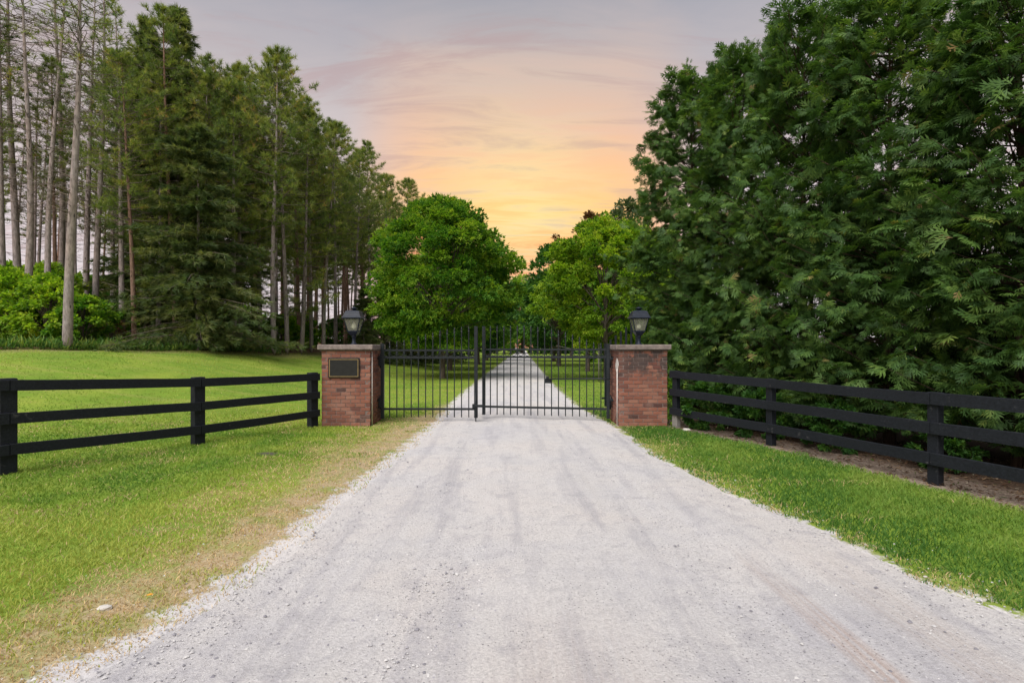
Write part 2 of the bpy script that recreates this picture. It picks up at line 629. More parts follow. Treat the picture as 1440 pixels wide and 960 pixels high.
def gravel_color(t, ps):
    """crushed limestone: pale, with blue-grey and rusty drifts, long wheel streaks, dark chips"""
    sx = t.new('ShaderNodeSeparateXYZ')
    t.put(sx.inputs[0], ps)
    a = t.noise(ps, 0.55, 5, 0.6, 0.4)
    bdr = t.noise(t.scale(ps, (3.2, 0.26, 1)), 1.0, 5, 0.6, 0.25)
    mott = t.noise(ps, 5.5, 6, 0.75, 0.5)
    fine = t.noise(ps, 55, 6, 0.75)
    grit = t.noise(ps, 160, 4, 0.7)
    c = t.ramp(a, [(0.3, (0.58, 0.57, 0.59)), (0.48, (0.65, 0.63, 0.62)), (0.7, (0.70, 0.65, 0.61))])
    c = t.mix(t.maprange(bdr, 0.50, 0.64, 0.0, 0.55), c, (0.385, 0.375, 0.41, 1))
    c = t.mix(t.maprange(mott, 0.50, 0.68, 0.0, 0.55), c, (0.36, 0.35, 0.385, 1))
    c = t.mix(t.maprange(mott, 0.33, 0.46, 0.5, 0.0), c, (0.66, 0.64, 0.62, 1))
    c = t.mix(t.maprange(bdr, 0.34, 0.46, 0.4, 0.0), c, (0.62, 0.595, 0.575, 1))
    c = t.mix(t.maprange(fine, 0.35, 0.62, 0.5, 0.0), c, (0.27, 0.255, 0.26, 1))
    c = t.mix(t.maprange(grit, 0.52, 0.72, 0.0, 0.5), c, (0.70, 0.69, 0.68, 1))
    chips = t.voronoi(ps, 34)
    pick = t.noise(ps, 1.6, 4, 0.7)
    cm = t.math('MULTIPLY', t.maprange(chips, 0.10, 0.22, 1.0, 0.0), t.maprange(pick, 0.42, 0.58, 0.12, 0.95))
    c = t.mix(cm, c, (0.13, 0.125, 0.135, 1))
    # rust-brown tyre lines on the right, near the camera
    xw = t.math('ADD', sx.outputs[0], t.math('MULTIPLY', t.math('SUBTRACT', t.noise(t.scale(ps, (0, 0.4, 0)), 1.0, 2), 0.5), 0.35))
    ln = t.noise(t.scale(ps, (38, 0.35, 1)), 1.0, 3, 0.6)
    for x0, wd, y1, col, k in ((1.80, 0.11, 4.3, (0.40, 0.29, 0.235, 1), 0.6), (2.35, 0.22, 4.6, (0.44, 0.37, 0.33, 1), 0.35), (0.35, 0.5, 3.4, (0.46, 0.385, 0.345, 1), 0.4)):
        d = t.math('ABSOLUTE', t.math('SUBTRACT', xw, x0))
        mk_ = t.math('MULTIPLY', t.maprange(d, wd * 0.5, wd, 1.0, 0.0), t.maprange(sx.outputs[1], y1 - 1.3, y1, 1.0, 0.0))
        c = t.mix(t.math('MULTIPLY', mk_, t.maprange(ln, 0.42, 0.58, 0.15, k)), c, col)
    return c, fine, grit, bdr


m, t, p = mat('gravel_surface')
ps = t.pos()
c, fine, grit, bdr = gravel_color(t, ps)
t.put(p.inputs['Base Color'], c)
p.inputs['Roughness'].default_value = 0.95
p.inputs['Specular IOR Level'].default_value = 0.15
hh = t.math('ADD', t.math('MULTIPLY', bdr, 0.8), t.math('ADD', fine, t.math('MULTIPLY', grit, 0.4)))
bump(t, p, hh, 0.75, 0.016)
M['gravel'] = m

m, t, p = mat('ground_surface')
ps = t.pos()
ed = t.attr('edge_dist')
side = t.attr('left_side')
soil = t.attr('soil_dist')
fo = t.attr('forest_dist')
n_a = t.noise(ps, 0.6, 5, 0.6)
n_b = t.noise(ps, 5, 6, 0.7)
n_c = t.noise(ps, 38, 5, 0.75)
green = t.ramp(n_a, [(0.3, (0.12, 0.215, 0.028)), (0.5, (0.18, 0.28, 0.034)), (0.7, (0.26, 0.33, 0.048))])
green = t.mix(t.maprange(n_b, 0.45, 0.7, 0, 0.5), green, (0.19, 0.22, 0.035, 1))
mow = t.noise(t.scale(ps, (0.25, 1.6, 1)), 1.0, 4, 0.6)
green = t.mix(t.maprange(mow, 0.5, 0.68, 0, 0.55), green, (0.30, 0.30, 0.085, 1))
green = t.mix(t.maprange(mow, 0.34, 0.46, 0.4, 0), green, (0.10, 0.20, 0.03, 1))
green = t.mix(t.maprange(n_c, 0.35, 0.6, 0.15, 0), green, (0.08, 0.15, 0.02, 1))
dryc = t.ramp(n_c, [(0.3, (0.24, 0.17, 0.10)), (0.55, (0.42, 0.33, 0.20)), (0.75, (0.54, 0.46, 0.34))])
wob = t.math('MULTIPLY', t.math('SUBTRACT', n_b, 0.5), 1.1)
wob2 = t.math('MULTIPLY', t.math('SUBTRACT', n_a, 0.5), 1.3)
e2 = t.math('ADD', ed, t.math('ADD', wob, wob2))
gy = t.new('ShaderNodeSeparateXYZ')
t.put(gy.inputs[0], ps)
dw = t.math('SUBTRACT', t.math('MULTIPLY', side, t.maprange(gy.outputs[1], 10, 16, 0.85, 0.12)), 0.10)
dryf = t.math('MULTIPLY', t.maprange(t.math('SUBTRACT', e2, dw), -0.15, 0.35, 1.0, 0.0, True), t.maprange(t.noise(ps, 3.1, 4, .65), .38, .55, .45, 1.0))
c = t.mix(dryf, green, dryc)
gc, gf, gg, gb = gravel_color(t, ps)
e3 = t.math('ADD', ed, t.math('MULTIPLY', t.math('SUBTRACT', n_b, 0.5), 0.9))
e3 = t.math('ADD', e3, t.math('MULTIPLY', t.math('SUBTRACT', n_c, 0.5), 0.25))
gw = t.math('MULTIPLY', side, 0.16)
gfac = t.maprange(t.math('SUBTRACT', e3, gw), -0.02, 0.08, 1.0, 0.0)
c = t.mix(gfac, c, gc)
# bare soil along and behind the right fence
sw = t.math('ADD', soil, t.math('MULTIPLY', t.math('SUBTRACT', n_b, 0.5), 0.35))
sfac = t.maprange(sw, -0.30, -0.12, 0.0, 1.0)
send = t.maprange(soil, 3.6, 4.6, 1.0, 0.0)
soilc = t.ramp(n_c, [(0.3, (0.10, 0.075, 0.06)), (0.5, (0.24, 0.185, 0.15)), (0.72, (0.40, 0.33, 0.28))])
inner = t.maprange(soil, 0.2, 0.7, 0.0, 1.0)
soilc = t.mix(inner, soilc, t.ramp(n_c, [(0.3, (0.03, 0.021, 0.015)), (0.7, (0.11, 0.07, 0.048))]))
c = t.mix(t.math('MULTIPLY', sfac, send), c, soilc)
# a small bare hollow in the left verge
hx = t.new('ShaderNodeVectorMath', operation='DISTANCE')
t.put(hx.inputs[0], t.scale(ps, (1, 1.3, 0)))
hx.inputs[1].default_value = (-3.58, 7.95 * 1.3, 0)
c = t.mix(t.maprange(t.math('ADD', hx.outputs['Value'], t.math('MULTIPLY', n_b, .2)), 0.22, 0.36, 1.0, 0.0), c, (0.09, 0.085, 0.06, 1))
# needle litter in the stand
ff = t.maprange(t.math('ADD', fo, t.math('MULTIPLY', t.math('SUBTRACT', n_a, 0.5), 2.2)), -0.9, 0.6, 0.0, 1.0)
lit = t.ramp(n_b, [(0.3, (0.06, 0.038, 0.024)), (0.55, (0.13, 0.075, 0.045)), (0.75, (0.20, 0.12, 0.07))])
fr = t.math('MULTIPLY', t.maprange(t.math('ADD', fo, wob2), -2.0, -0.6, 0.0, 1.0, True), 0.65)
c = t.mix(fr, c, t.ramp(n_c, [(0.3, (0.13, 0.12, 0.05)), (0.7, (0.34, 0.27, 0.14))]))
c = t.mix(ff, c, lit)
t.put(p.inputs['Base Color'], c)
p.inputs['Roughness'].default_value = 1.0
p.inputs['Specular IOR Level'].default_value = 0.1
bump(t, p, t.math('ADD', n_b, n_c), 0.25, 0.015)
M['ground'] = m

m, t, p = mat('grass_blade')
c = t.attr('tone', 'Color')
t.put(p.inputs['Base Color'], c)
p.inputs['Roughness'].default_value = 0.6
p.inputs['Specular IOR Level'].default_value = 0.25
tr = t.new('ShaderNodeBsdfTranslucent')
t.put(tr.inputs[0], c)
mx = t.new('ShaderNodeMixShader')
mx.inputs[0].default_value = 0.4
t.l.new(p.outputs[0], mx.inputs[1])
t.l.new(tr.outputs[0], mx.inputs[2])
t.l.new(mx.outputs[0], t.n['Material Output'].inputs[0])
M['grass'] = m

m, t, p = mat('stone_chip')
rnd = t.new('ShaderNodeNewGeometry').outputs['Random Per Island']
t.put(p.inputs['Base Color'], t.ramp(rnd, [(0, (0.17, 0.165, 0.185)), (0.25, (0.33, 0.32, 0.345)), (0.6, (0.47, 0.46, 0.46)), (1, (0.60, 0.585, 0.57))]))
p.inputs['Roughness'].default_value = 0.9
M['chip'] = m

# ------------------------------------------------------------------ ground and driveway
def axis(parts):
    out = []
    for a, b, st in parts:
        out.append(np.arange(a, b, st))
    return np.concatenate(out + [[parts[-1][1]]])


ax = axis([(-400, -100, 50), (-100, -30, 5), (-30, -9, 0.9), (-9, 9, 0.22), (9, 30, 1.0), (30, 100, 7), (100, 400, 50)])
ay = axis([(-60, -6, 6), (-6, 0, 0.6), (0, 16, 0.22), (16, 40, 0.7), (40, 110, 2.5), (110, 600, 40)])
GX, GY = np.meshgrid(ax, ay)
GZ = terrain(GX, GY)
# the driveway bed lies a touch lower under its gravel sheet
GZ = GZ - 0.02 * sm(-edge_dist(GX, GY) / 0.25)
nx, ny = len(ax), len(ay)
V = np.stack([GX.ravel(), GY.ravel(), GZ.ravel()], 1)
ii = (np.arange(ny - 1)[:, None] * nx + np.arange(nx - 1)[None, :]).ravel()
Q = np.stack([ii, ii + 1, ii + nx + 1, ii + nx], 1)
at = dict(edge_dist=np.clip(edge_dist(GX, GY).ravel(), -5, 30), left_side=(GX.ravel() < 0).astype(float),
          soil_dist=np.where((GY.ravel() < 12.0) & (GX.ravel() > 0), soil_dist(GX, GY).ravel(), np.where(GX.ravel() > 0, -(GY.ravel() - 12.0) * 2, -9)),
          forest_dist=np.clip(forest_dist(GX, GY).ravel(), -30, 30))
o = mk('ground', np_mesh('ground', V, Q, M['ground'], at, True))
tag(o, kind='structure')

ys = axis([(-6, 0, 0.5), (0, 14, 0.12), (14, 40, 0.5), (40, 200, 3)])
nc = 40
rows = []
for y in ys:
    a, b = float(xl(y)), float(xr(y))
    ja = 0.05 * math.sin(y * 3.1) + 0.04 * math.sin(y * 7.7 + 1)
    jb = 0.05 * math.sin(y * 2.7 + 2) + 0.04 * math.sin(y * 8.3)
    rows.append(np.linspace(a + 0.04 + ja * .5, b - 0.04 + jb * .5, nc))
DX = np.array(rows)
DY = np.repeat(ys[:, None], nc, 1)
u = np.linspace(0, 1, nc)[None, :]
rut = -0.016 * np.exp(-((u - 0.27) / 0.07) ** 2) - 0.016 * np.exp(-((u - 0.70) / 0.07) ** 2) + 0.02 * np.sin(np.pi * u)
DZ = 0.005 + sm(np.minimum(u, 1 - u) / 0.12) * (rut + 0.006 * np.sin(DX * 5 + DY * 1.7) * np.sin(DY * 2.3))
V = np.stack([DX.ravel(), DY.ravel(), DZ.ravel()], 1)
ii = (np.arange(len(ys) - 1)[:, None] * nc + np.arange(nc - 1)[None, :]).ravel()
Q = np.stack([ii, ii + 1, ii + nc + 1, ii + nc], 1)
o = mk('driveway', np_mesh('driveway', V, Q, M['gravel'], None, True))
tag(o, kind='structure')

# loose chips of stone
def polar(n, r0, r1, a=50):
    r = rng.uniform(r0, r1, n)
    th = np.radians(rng.uniform(-a, a, n))
    return r * np.sin(th), r * np.cos(th)


def vnoise(X, Y, s, seed=0):
    """cheap smooth value noise"""
    X = np.asarray(X) * s + seed * 17.3
    Y = np.asarray(Y) * s + seed * 9.1
    xi, yi = np.floor(X).astype(int), np.floor(Y).astype(int)
    fx, fy = X - xi, Y - yi
    fx, fy = fx * fx * (3 - 2 * fx), fy * fy * (3 - 2 * fy)
    def h(a, b):
        v = np.sin(a * 127.1 + b * 311.7 + seed * 5.7) * 43758.5453
        return v - np.floor(v)
    return (h(xi, yi) * (1 - fx) + h(xi + 1, yi) * fx) * (1 - fy) + (h(xi, yi + 1) * (1 - fx) + h(xi + 1, yi + 1) * fx) * fy


n = 60000
X, Y = polar(n, 1.6, 12, 56)
e = edge_dist(X, Y)
pr = np.where(e < 0, 0.22 + 0.6 * sm((vnoise(X, Y, 1.3, 1) * .6 + vnoise(X, Y, 4.3, 4) * .4 - 0.5) * 4) + 0.8 * np.exp(-(e / 0.22) ** 2), 0.9 * np.exp(-e / 0.22))
k = rng.random(n) < pr
X, Y, e = X[k], Y[k], e[k]
n = len(X)
sz_ = rng.gamma(2.0, 0.0018, n) + 0.0022
sz_ = np.minimum(sz_, 0.015)
base = np.array([(1, 0, 0), (-.3, .9, 0), (-.8, -.6, 0), (.5, -.8, .1), (0, 0, .75)])
tri = np.array([(0, 1, 4), (1, 2, 4), (2, 3, 4), (3, 0, 4)])
jit = 1 + rng.uniform(-.35, .35, (n, 5, 3))
th = rng.uniform(0, 6.28, n)
P = base[None] * jit * sz_[:, None, None]
c_, s_ = np.cos(th)[:, None], np.sin(th)[:, None]
PX = P[..., 0] * c_ - P[..., 1] * s_ + X[:, None]
PY = P[..., 0] * s_ + P[..., 1] * c_ + Y[:, None]
PZ = P[..., 2] + np.where(e < 0, 0.012, terrain(X, Y))[:, None]
V = np.stack([PX, PY, PZ], 2).reshape(-1, 3)
T = (tri[None] + 5 * np.arange(n)[:, None, None]).reshape(-1, 3)
o = mk('gravel_chips', np_mesh('gravel_chips', V, T, M['chip']))
tag(o, 'loose pale and dark stone chips scattered over the driveway', 'gravel', kind='stuff')


# ------------------------------------------------------------------ grass
def blades(X, Y, h, wd, tone, segs, name, label, bendk=0.5):
    n = len(X)
    th = rng.uniform(0, 2 * np.pi, n)
    dxy = np.stack([np.cos(th), np.sin(th)], 1)
    bd = rng.uniform(0, 2 * np.pi, n)
    ben = np.stack([np.cos(bd), np.sin(bd)], 1) * (h * rng.uniform(0.1, bendk * 2, n))[:, None]
    z0 = terrain(X, Y) - 0.004
    b = np.stack([X, Y, z0], 1)
    side = np.concatenate([dxy * wd[:, None] / 2, np.zeros((n, 1))], 1)
    if segs == 2:
        mid = b + np.concatenate([ben * 0.35, (h * 0.6)[:, None]], 1)
        tip = b + np.concatenate([ben, (h)[:, None]], 1)
        V = np.stack([b - side, b + side, mid + side * .8, mid - side * .8, tip], 1).reshape(-1, 3)
        tr_ = np.array([(0, 1, 2), (0, 2, 3), (3, 2, 4)])
        k = 5
    else:
        tip = b + np.concatenate([ben, h[:, None]], 1)
        V = np.stack([b - side, b + side, tip], 1).reshape(-1, 3)
        tr_ = np.array([(0, 1, 2)])
        k = 3
    T = (tr_[None] + k * np.arange(n)[:, None, None]).reshape(-1, 3)
    o = mk(name, np_mesh(name, V, T, M['grass'], {'tone': np.repeat(tone, k, 0)}))
    tag(o, label, 'grass', kind='stuff')


def blade_set(n, r0, r1, a, far=False):
    X, Y = polar(n, r0, r1, a)
    e = edge_dist(X, Y)
    left = X < 0
    so = np.where((X > 0) & (Y < 12.2), soil_dist(X, Y), -9)
    fo = forest_dist(X, Y)
    nb = vnoise(X, Y, 4.0, 2) - 0.5
    na = vnoise(X, Y, 0.9, 3) - 0.5
    e2 = e + 0.55 * nb + 0.8 * na
    dry = 1 - sm((e2 - np.where(left, 0.86 - .75 * sm((Y - 10) / 6), -0.15)) / 0.6)
    keep = (e > 0.0 + 0.25 * nb) & (so < -0.16 + 0.2 * nb) & (fo < 0.2 + 1.2 * na)
    keep &= rng.random(n) < np.where(left, 0.25 + 0.75 * sm((e2 + 0.1) / 1.0), 0.55 + 0.45 * sm((e + 0.05) / 0.3))
    for x0, x1 in ((-3.88, -2.8), (2.1, 3.2)):
        keep &= ~((X > x0) & (X < x1) & (Y > 10.8) & (Y < 11.92))
    keep &= np.hypot(X + 3.58, (Y - 7.95) * 1.3) > .17 + .06 * nb
    X, Y, e, dry, left = X[keep], Y[keep], e[keep], dry[keep], left[keep]
    rr_ = np.hypot(X, Y)
    fade = rng.random(len(X)) < (sm((rr_ - 10.5) / 5) if far else 1 - sm((rr_ - 10.5) / 6))
    X, Y, e, dry, left = X[fade], Y[fade], e[fade], dry[fade], left[fade]
    n = len(X)
    v = vnoise(X, Y, 0.55, 5) * 0.6 + vnoise(X, Y, 2.2, 6) * 0.4
    v = .5 + (v - .5) * 1.5
    g0 = np.array([0.105, 0.225, 0.030])
    g1 = np.array([0.220, 0.345, 0.042])
    g2 = np.array([0.42, 0.47, 0.085])
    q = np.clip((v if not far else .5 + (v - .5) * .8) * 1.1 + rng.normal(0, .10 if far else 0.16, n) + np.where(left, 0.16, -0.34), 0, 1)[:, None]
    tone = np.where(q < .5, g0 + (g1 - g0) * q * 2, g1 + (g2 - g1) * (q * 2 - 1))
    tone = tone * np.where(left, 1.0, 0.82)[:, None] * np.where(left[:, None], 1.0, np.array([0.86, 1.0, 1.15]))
    # yellowing patches and straw
    straw = np.array([0.62, 0.47, 0.25]) * rng.uniform(0.7, 1.3, (n, 1))
    brk = vnoise(X, Y, 2.1, 12) * .5 + vnoise(X, Y, 6, 13) * .5
    dry = dry * (.5 + .8 * sm((brk - .3) / .35))
    ps_ = np.clip(dry * np.where(left, .80, .35) + np.where(left, .03, .0) + np.where(left, .2, .1) * sm((vnoise(X, Y, 1.6, 9) - .55) * 4), 0, 0.93)
    ps_ = ps_ * (.35 if far else 1.0)
    isd = rng.random(n) < ps_
    tone = np.where(isd[:, None], straw, tone)
    return X, Y, e, dry, tone, left


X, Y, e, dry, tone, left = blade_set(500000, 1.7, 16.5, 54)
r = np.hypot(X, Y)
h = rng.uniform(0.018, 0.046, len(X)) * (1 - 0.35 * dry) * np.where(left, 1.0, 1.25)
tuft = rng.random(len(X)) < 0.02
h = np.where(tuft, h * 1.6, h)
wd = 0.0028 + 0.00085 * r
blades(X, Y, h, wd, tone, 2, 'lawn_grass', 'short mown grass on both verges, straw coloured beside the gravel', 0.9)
X, Y, e, dry, tone, left = blade_set(185000, 10.5, 46, 50, True)
r = np.hypot(X, Y)
blades(X, Y, rng.uniform(0.022, 0.042, len(X)), 0.004 + 0.0009 * r, tone, 1, 'far_lawn_grass', 'mown lawn beyond the fence and behind the gate', 1.3)


def litter():
    n = 9000
    Y = rng.uniform(2.2, 12.3, n)
    off = rng.uniform(-.22, 2.6, n) ** 1.0
    X = fence_x(Y) + off
    n1 = rng.random(n)
    cols = np.array([(0.16, 0.09, 0.055), (0.30, 0.20, 0.12), (0.10, 0.06, 0.04), (0.42, 0.36, 0.28), (0.09, 0.16, 0.03)])
    ci = rng.choice(5, n, p=[.33, .27, .22, .12, .06])
    th = rng.uniform(0, 6.28, n)
    L = rng.uniform(.012, .045, n)
    b = np.stack([X, Y, terrain(X, Y) + rng.uniform(.003, .02, n)], 1)
    d = np.stack([np.cos(th), np.sin(th), rng.normal(0, .25, n)], 1) * L[:, None]
    q = np.stack([-np.sin(th), np.cos(th), rng.normal(0, .2, n)], 1) * (L * rng.uniform(.15, .45, n))[:, None]
    V = np.stack([b - d, b - q, b + d, b + q], 1).reshape(-1, 3)
    Q = (np.arange(4)[None] + 4 * np.arange(n)[:, None])
    o = mk('leaf_litter', np_mesh('leaf_litter', V, Q, M['grass'], {'tone': np.repeat(cols[ci], 4, 0)}))
    tag(o, 'dry brown leaf litter on the bare soil under the right fence and cedars', 'leaf litter', kind='stuff')


litter()

# ------------------------------------------------------------------ foliage makers
def unit(v):
    return v / (np.linalg.norm(v, axis=-1, keepdims=True) + 1e-9)


def frames(d, up=None, roll=None):
    """orthonormal frames whose first axis is d (n x 3)"""
    d = unit(d)
    ref = np.where(np.abs(d[:, 2:3]) > 0.95, np.array([[1.0, 0, 0]]), np.array([[0, 0, 1.0]]))
    s = unit(np.cross(ref, d))
    n = np.cross(d, s)
    if roll is not None:
        c, q = np.cos(roll)[:, None], np.sin(roll)[:, None]
        s, n = s * c + n * q, n * c - s * q
    return d, s, n


def stamp(P, d, s, n, size, shape, tris):
    """place a small flat or folded shape at every P"""
    V = P[:, None, :] + (d[:, None, :] * shape[None, :, 0:1] + s[:, None, :] * shape[None, :, 1:2] + n[:, None, :] * shape[None, :, 2:3]) * size[:, None, None]
    k = len(shape)
    T = (np.asarray(tris)[None] + k * np.arange(len(P))[:, None, None]).reshape(-1, 3)
    return V.reshape(-1, 3), T, k


MAPLE = np.array([(0, 0, 0), (.55, .16, .05), (1.0, 0, -.06), (.55, -.16, .05), (.42, .52, -.04), (.42, -.52, -.04), (.12, .18, .0), (.12, -.18, 0)])
MAPLE_T = [(0, 1, 2), (0, 2, 3), (6, 0, 4), (0, 1, 4), (0, 7, 5), (3, 0, 5)]
LEAF4 = np.array([(0, 0, 0), (.5, .27, .06), (1.0, 0, -.05), (.5, -.27, .06)])
LEAF4_T = [(0, 1, 2), (0, 2, 3)]
# flat feathery cedar spray
_c, _t = [], []
for i, (a, L, x0) in enumerate(((0, 1.0, 0.0), (40, .60, .16), (-40, .58, .24), (32, .48, .46), (-32, .44, .54))):
    ca, sa = math.cos(math.radians(a)), math.sin(math.radians(a))
    b = len(_c)
    wv = 0.062
    _c += [(x0, 0, 0), (x0 + ca * L * .5 + sa * wv, sa * L * .5 - ca * wv, -.04), (x0 + ca * L, sa * L, -.14), (x0 + ca * L * .5 - sa * wv, sa * L * .5 + ca * wv, -.04)]
    _t += [(b, b + 1, b + 3), (b + 1, b + 2, b + 3)]
CEDAR, CEDAR_T = np.array(_c), _t


def limb(mb, a, b, r0, r1, n=6, sag=0.0, seg=4):
    a, b = Vector(a), Vector(b)
    pts, rs = [], []
    for i in range(seg + 1):
        q = i / seg
        p = a.lerp(b, q)
        p.z += sag * 4 * q * (1 - q)
        pts.append(p)
        rs.append(r0 + (r1 - r0) * q)
    mb.tube(pts, rs, n, cap=False)
    return pts


def broadleaf(seed, H, RX, z0, nclump, per, leaf, lmat, shape='maple', base_w=0.5, trunk_r=0.13, ragged=0.16, open_=0.0, with_trunk=True):
    """trunk mesh, crown mesh of a rounded tree: leafy clumps on limbs"""
    g = np.random.default_rng(seed)
    rr = random.Random(seed)
    ch = H - z0
    th = g.uniform(0, 2 * np.pi, nclump)
    q = g.random(nclump) ** 0.9
    prof = np.clip(np.sin(np.pi * (q * (1 - 0.13) + 0.13)) ** 0.55, 0.12, 1) * (base_w + (1 - base_w) * sm(q / 0.3))
    lump = 1 + ragged * (np.sin(th * 3 + seed) * np.cos(q * 7 + seed) + 0.6 * np.sin(th * 5 + q * 9))
    rad = RX * prof * lump * np.sqrt(g.uniform(0.32 if open_ == 0 else 0.1, 1.0, nclump))
    C = np.stack([rad * np.cos(th), rad * np.sin(th), z0 + ch * q], 1)
    cr = g.uniform(0.5, 1.0, nclump) * RX * 0.17
    ct = g.uniform(0, 1, nclump)
    # leaves in each clump
    idx = np.repeat(np.arange(nclump), per)
    n = len(idx)
    dv = unit(g.normal(size=(n, 3)))
    rd = g.random(n) ** 0.45
    off = dv * (rd * cr[idx])[:, None] * np.array([1.15, 1.15, 0.62])
    P = C[idx] + off
    P[:, 2] -= 0.25 * (off[:, 0] ** 2 + off[:, 1] ** 2) / (cr[idx] + .01)
    out = unit(P - np.array([0, 0, z0 + ch * 0.4]))
    d = unit(out * 0.7 + dv * 0.6 + g.normal(size=(n, 3)) * 0.35 + np.array([0, 0, -0.25]))
    a, s, nn = frames(d, roll=g.normal(0, 0.7, n))
    sh, tr_ = (MAPLE, MAPLE_T) if shape == 'maple' else (LEAF4, LEAF4_T)
    V, T, k = stamp(P, a, s, nn, leaf * g.uniform(0.7, 1.25, n), sh, tr_)
    tint = np.clip(0.5 * ct[idx] + g.normal(0.22, 0.18, n), 0, 1)
    crown = np_mesh('crown', V, T, lmat, {'tint': np.repeat(tint, k)})
    if not with_trunk:
        return None, crown
    mb = MB()
    top = Vector((rr.uniform(-.15, .15) * RX, rr.uniform(-.15, .15) * RX, z0 + ch * 0.8))
    pts = [Vector((0, 0, -0.15)), Vector((0, 0, 0.05)), Vector((0.02, 0.0, z0 * .5)), Vector((0.03, 0.02, z0 + ch * 0.1)), Vector(top) * .6 + Vector((0, 0, (z0 + ch * .3) * .4)), top]
    mb.tube(pts, [trunk_r * 1.6, trunk_r * 1.2, trunk_r, trunk_r * .85, trunk_r * .5, trunk_r * .12], 10, cap=False)
    order = g.permutation(nclump)[:min(nclump, 46)]
    for i in order:
        c = C[i]
        zt = max(z0 * 0.85, z0 + (c[2] - z0) * 0.35)
        a0 = Vector((0.03, 0.02, zt))
        pp = limb(mb, a0, Vector(c), trunk_r * 0.33, 0.012, 5, sag=rr.uniform(-.05, .2))
        for _ in range(2):
            o2 = Vector((rr.uniform(-1, 1), rr.uniform(-1, 1), rr.uniform(-.3, .6))) * float(cr[i]) * 1.2
            limb(mb, pp[2], pp[3] + o2, 0.016, 0.005, 4, seg=2)
    return mb.mesh('trunk', M['maple_bark']), crown


NEEDLE = []
NEEDLE_T = []


def needle_tufts(P, D, g, size, per, width=0.09, spread=0.75):
    """bristly tufts: per thin needles round direction D at each P"""
    n = len(P)
    idx = np.repeat(np.arange(n), per)
    dv = unit(D[idx] + g.normal(size=(len(idx), 3)) * spread)
    a, s, nn = frames(dv, roll=g.uniform(0, 3.14, len(idx)))
    sh = np.array([(0, width / 2, 0), (0, -width / 2, 0), (1.0, 0, -.04)])
    V, T, k = stamp(P[idx], a, s, nn, size * g.uniform(.7, 1.15, len(idx)), sh, [(0, 1, 2)])
    return V, T, idx, k


def trunk_pts(g, H, bend):
    a = g.uniform(0, 6.28)
    b = g.uniform(0, 6.28)
    def f(z):
        q = z / H
        return np.array([bend * (q ** 1.5 * math.cos(a) + 0.25 * math.sin(q * 5 + b)) - bend * .25 * math.sin(b), bend * q ** 1.5 * math.sin(a), z])
    return f


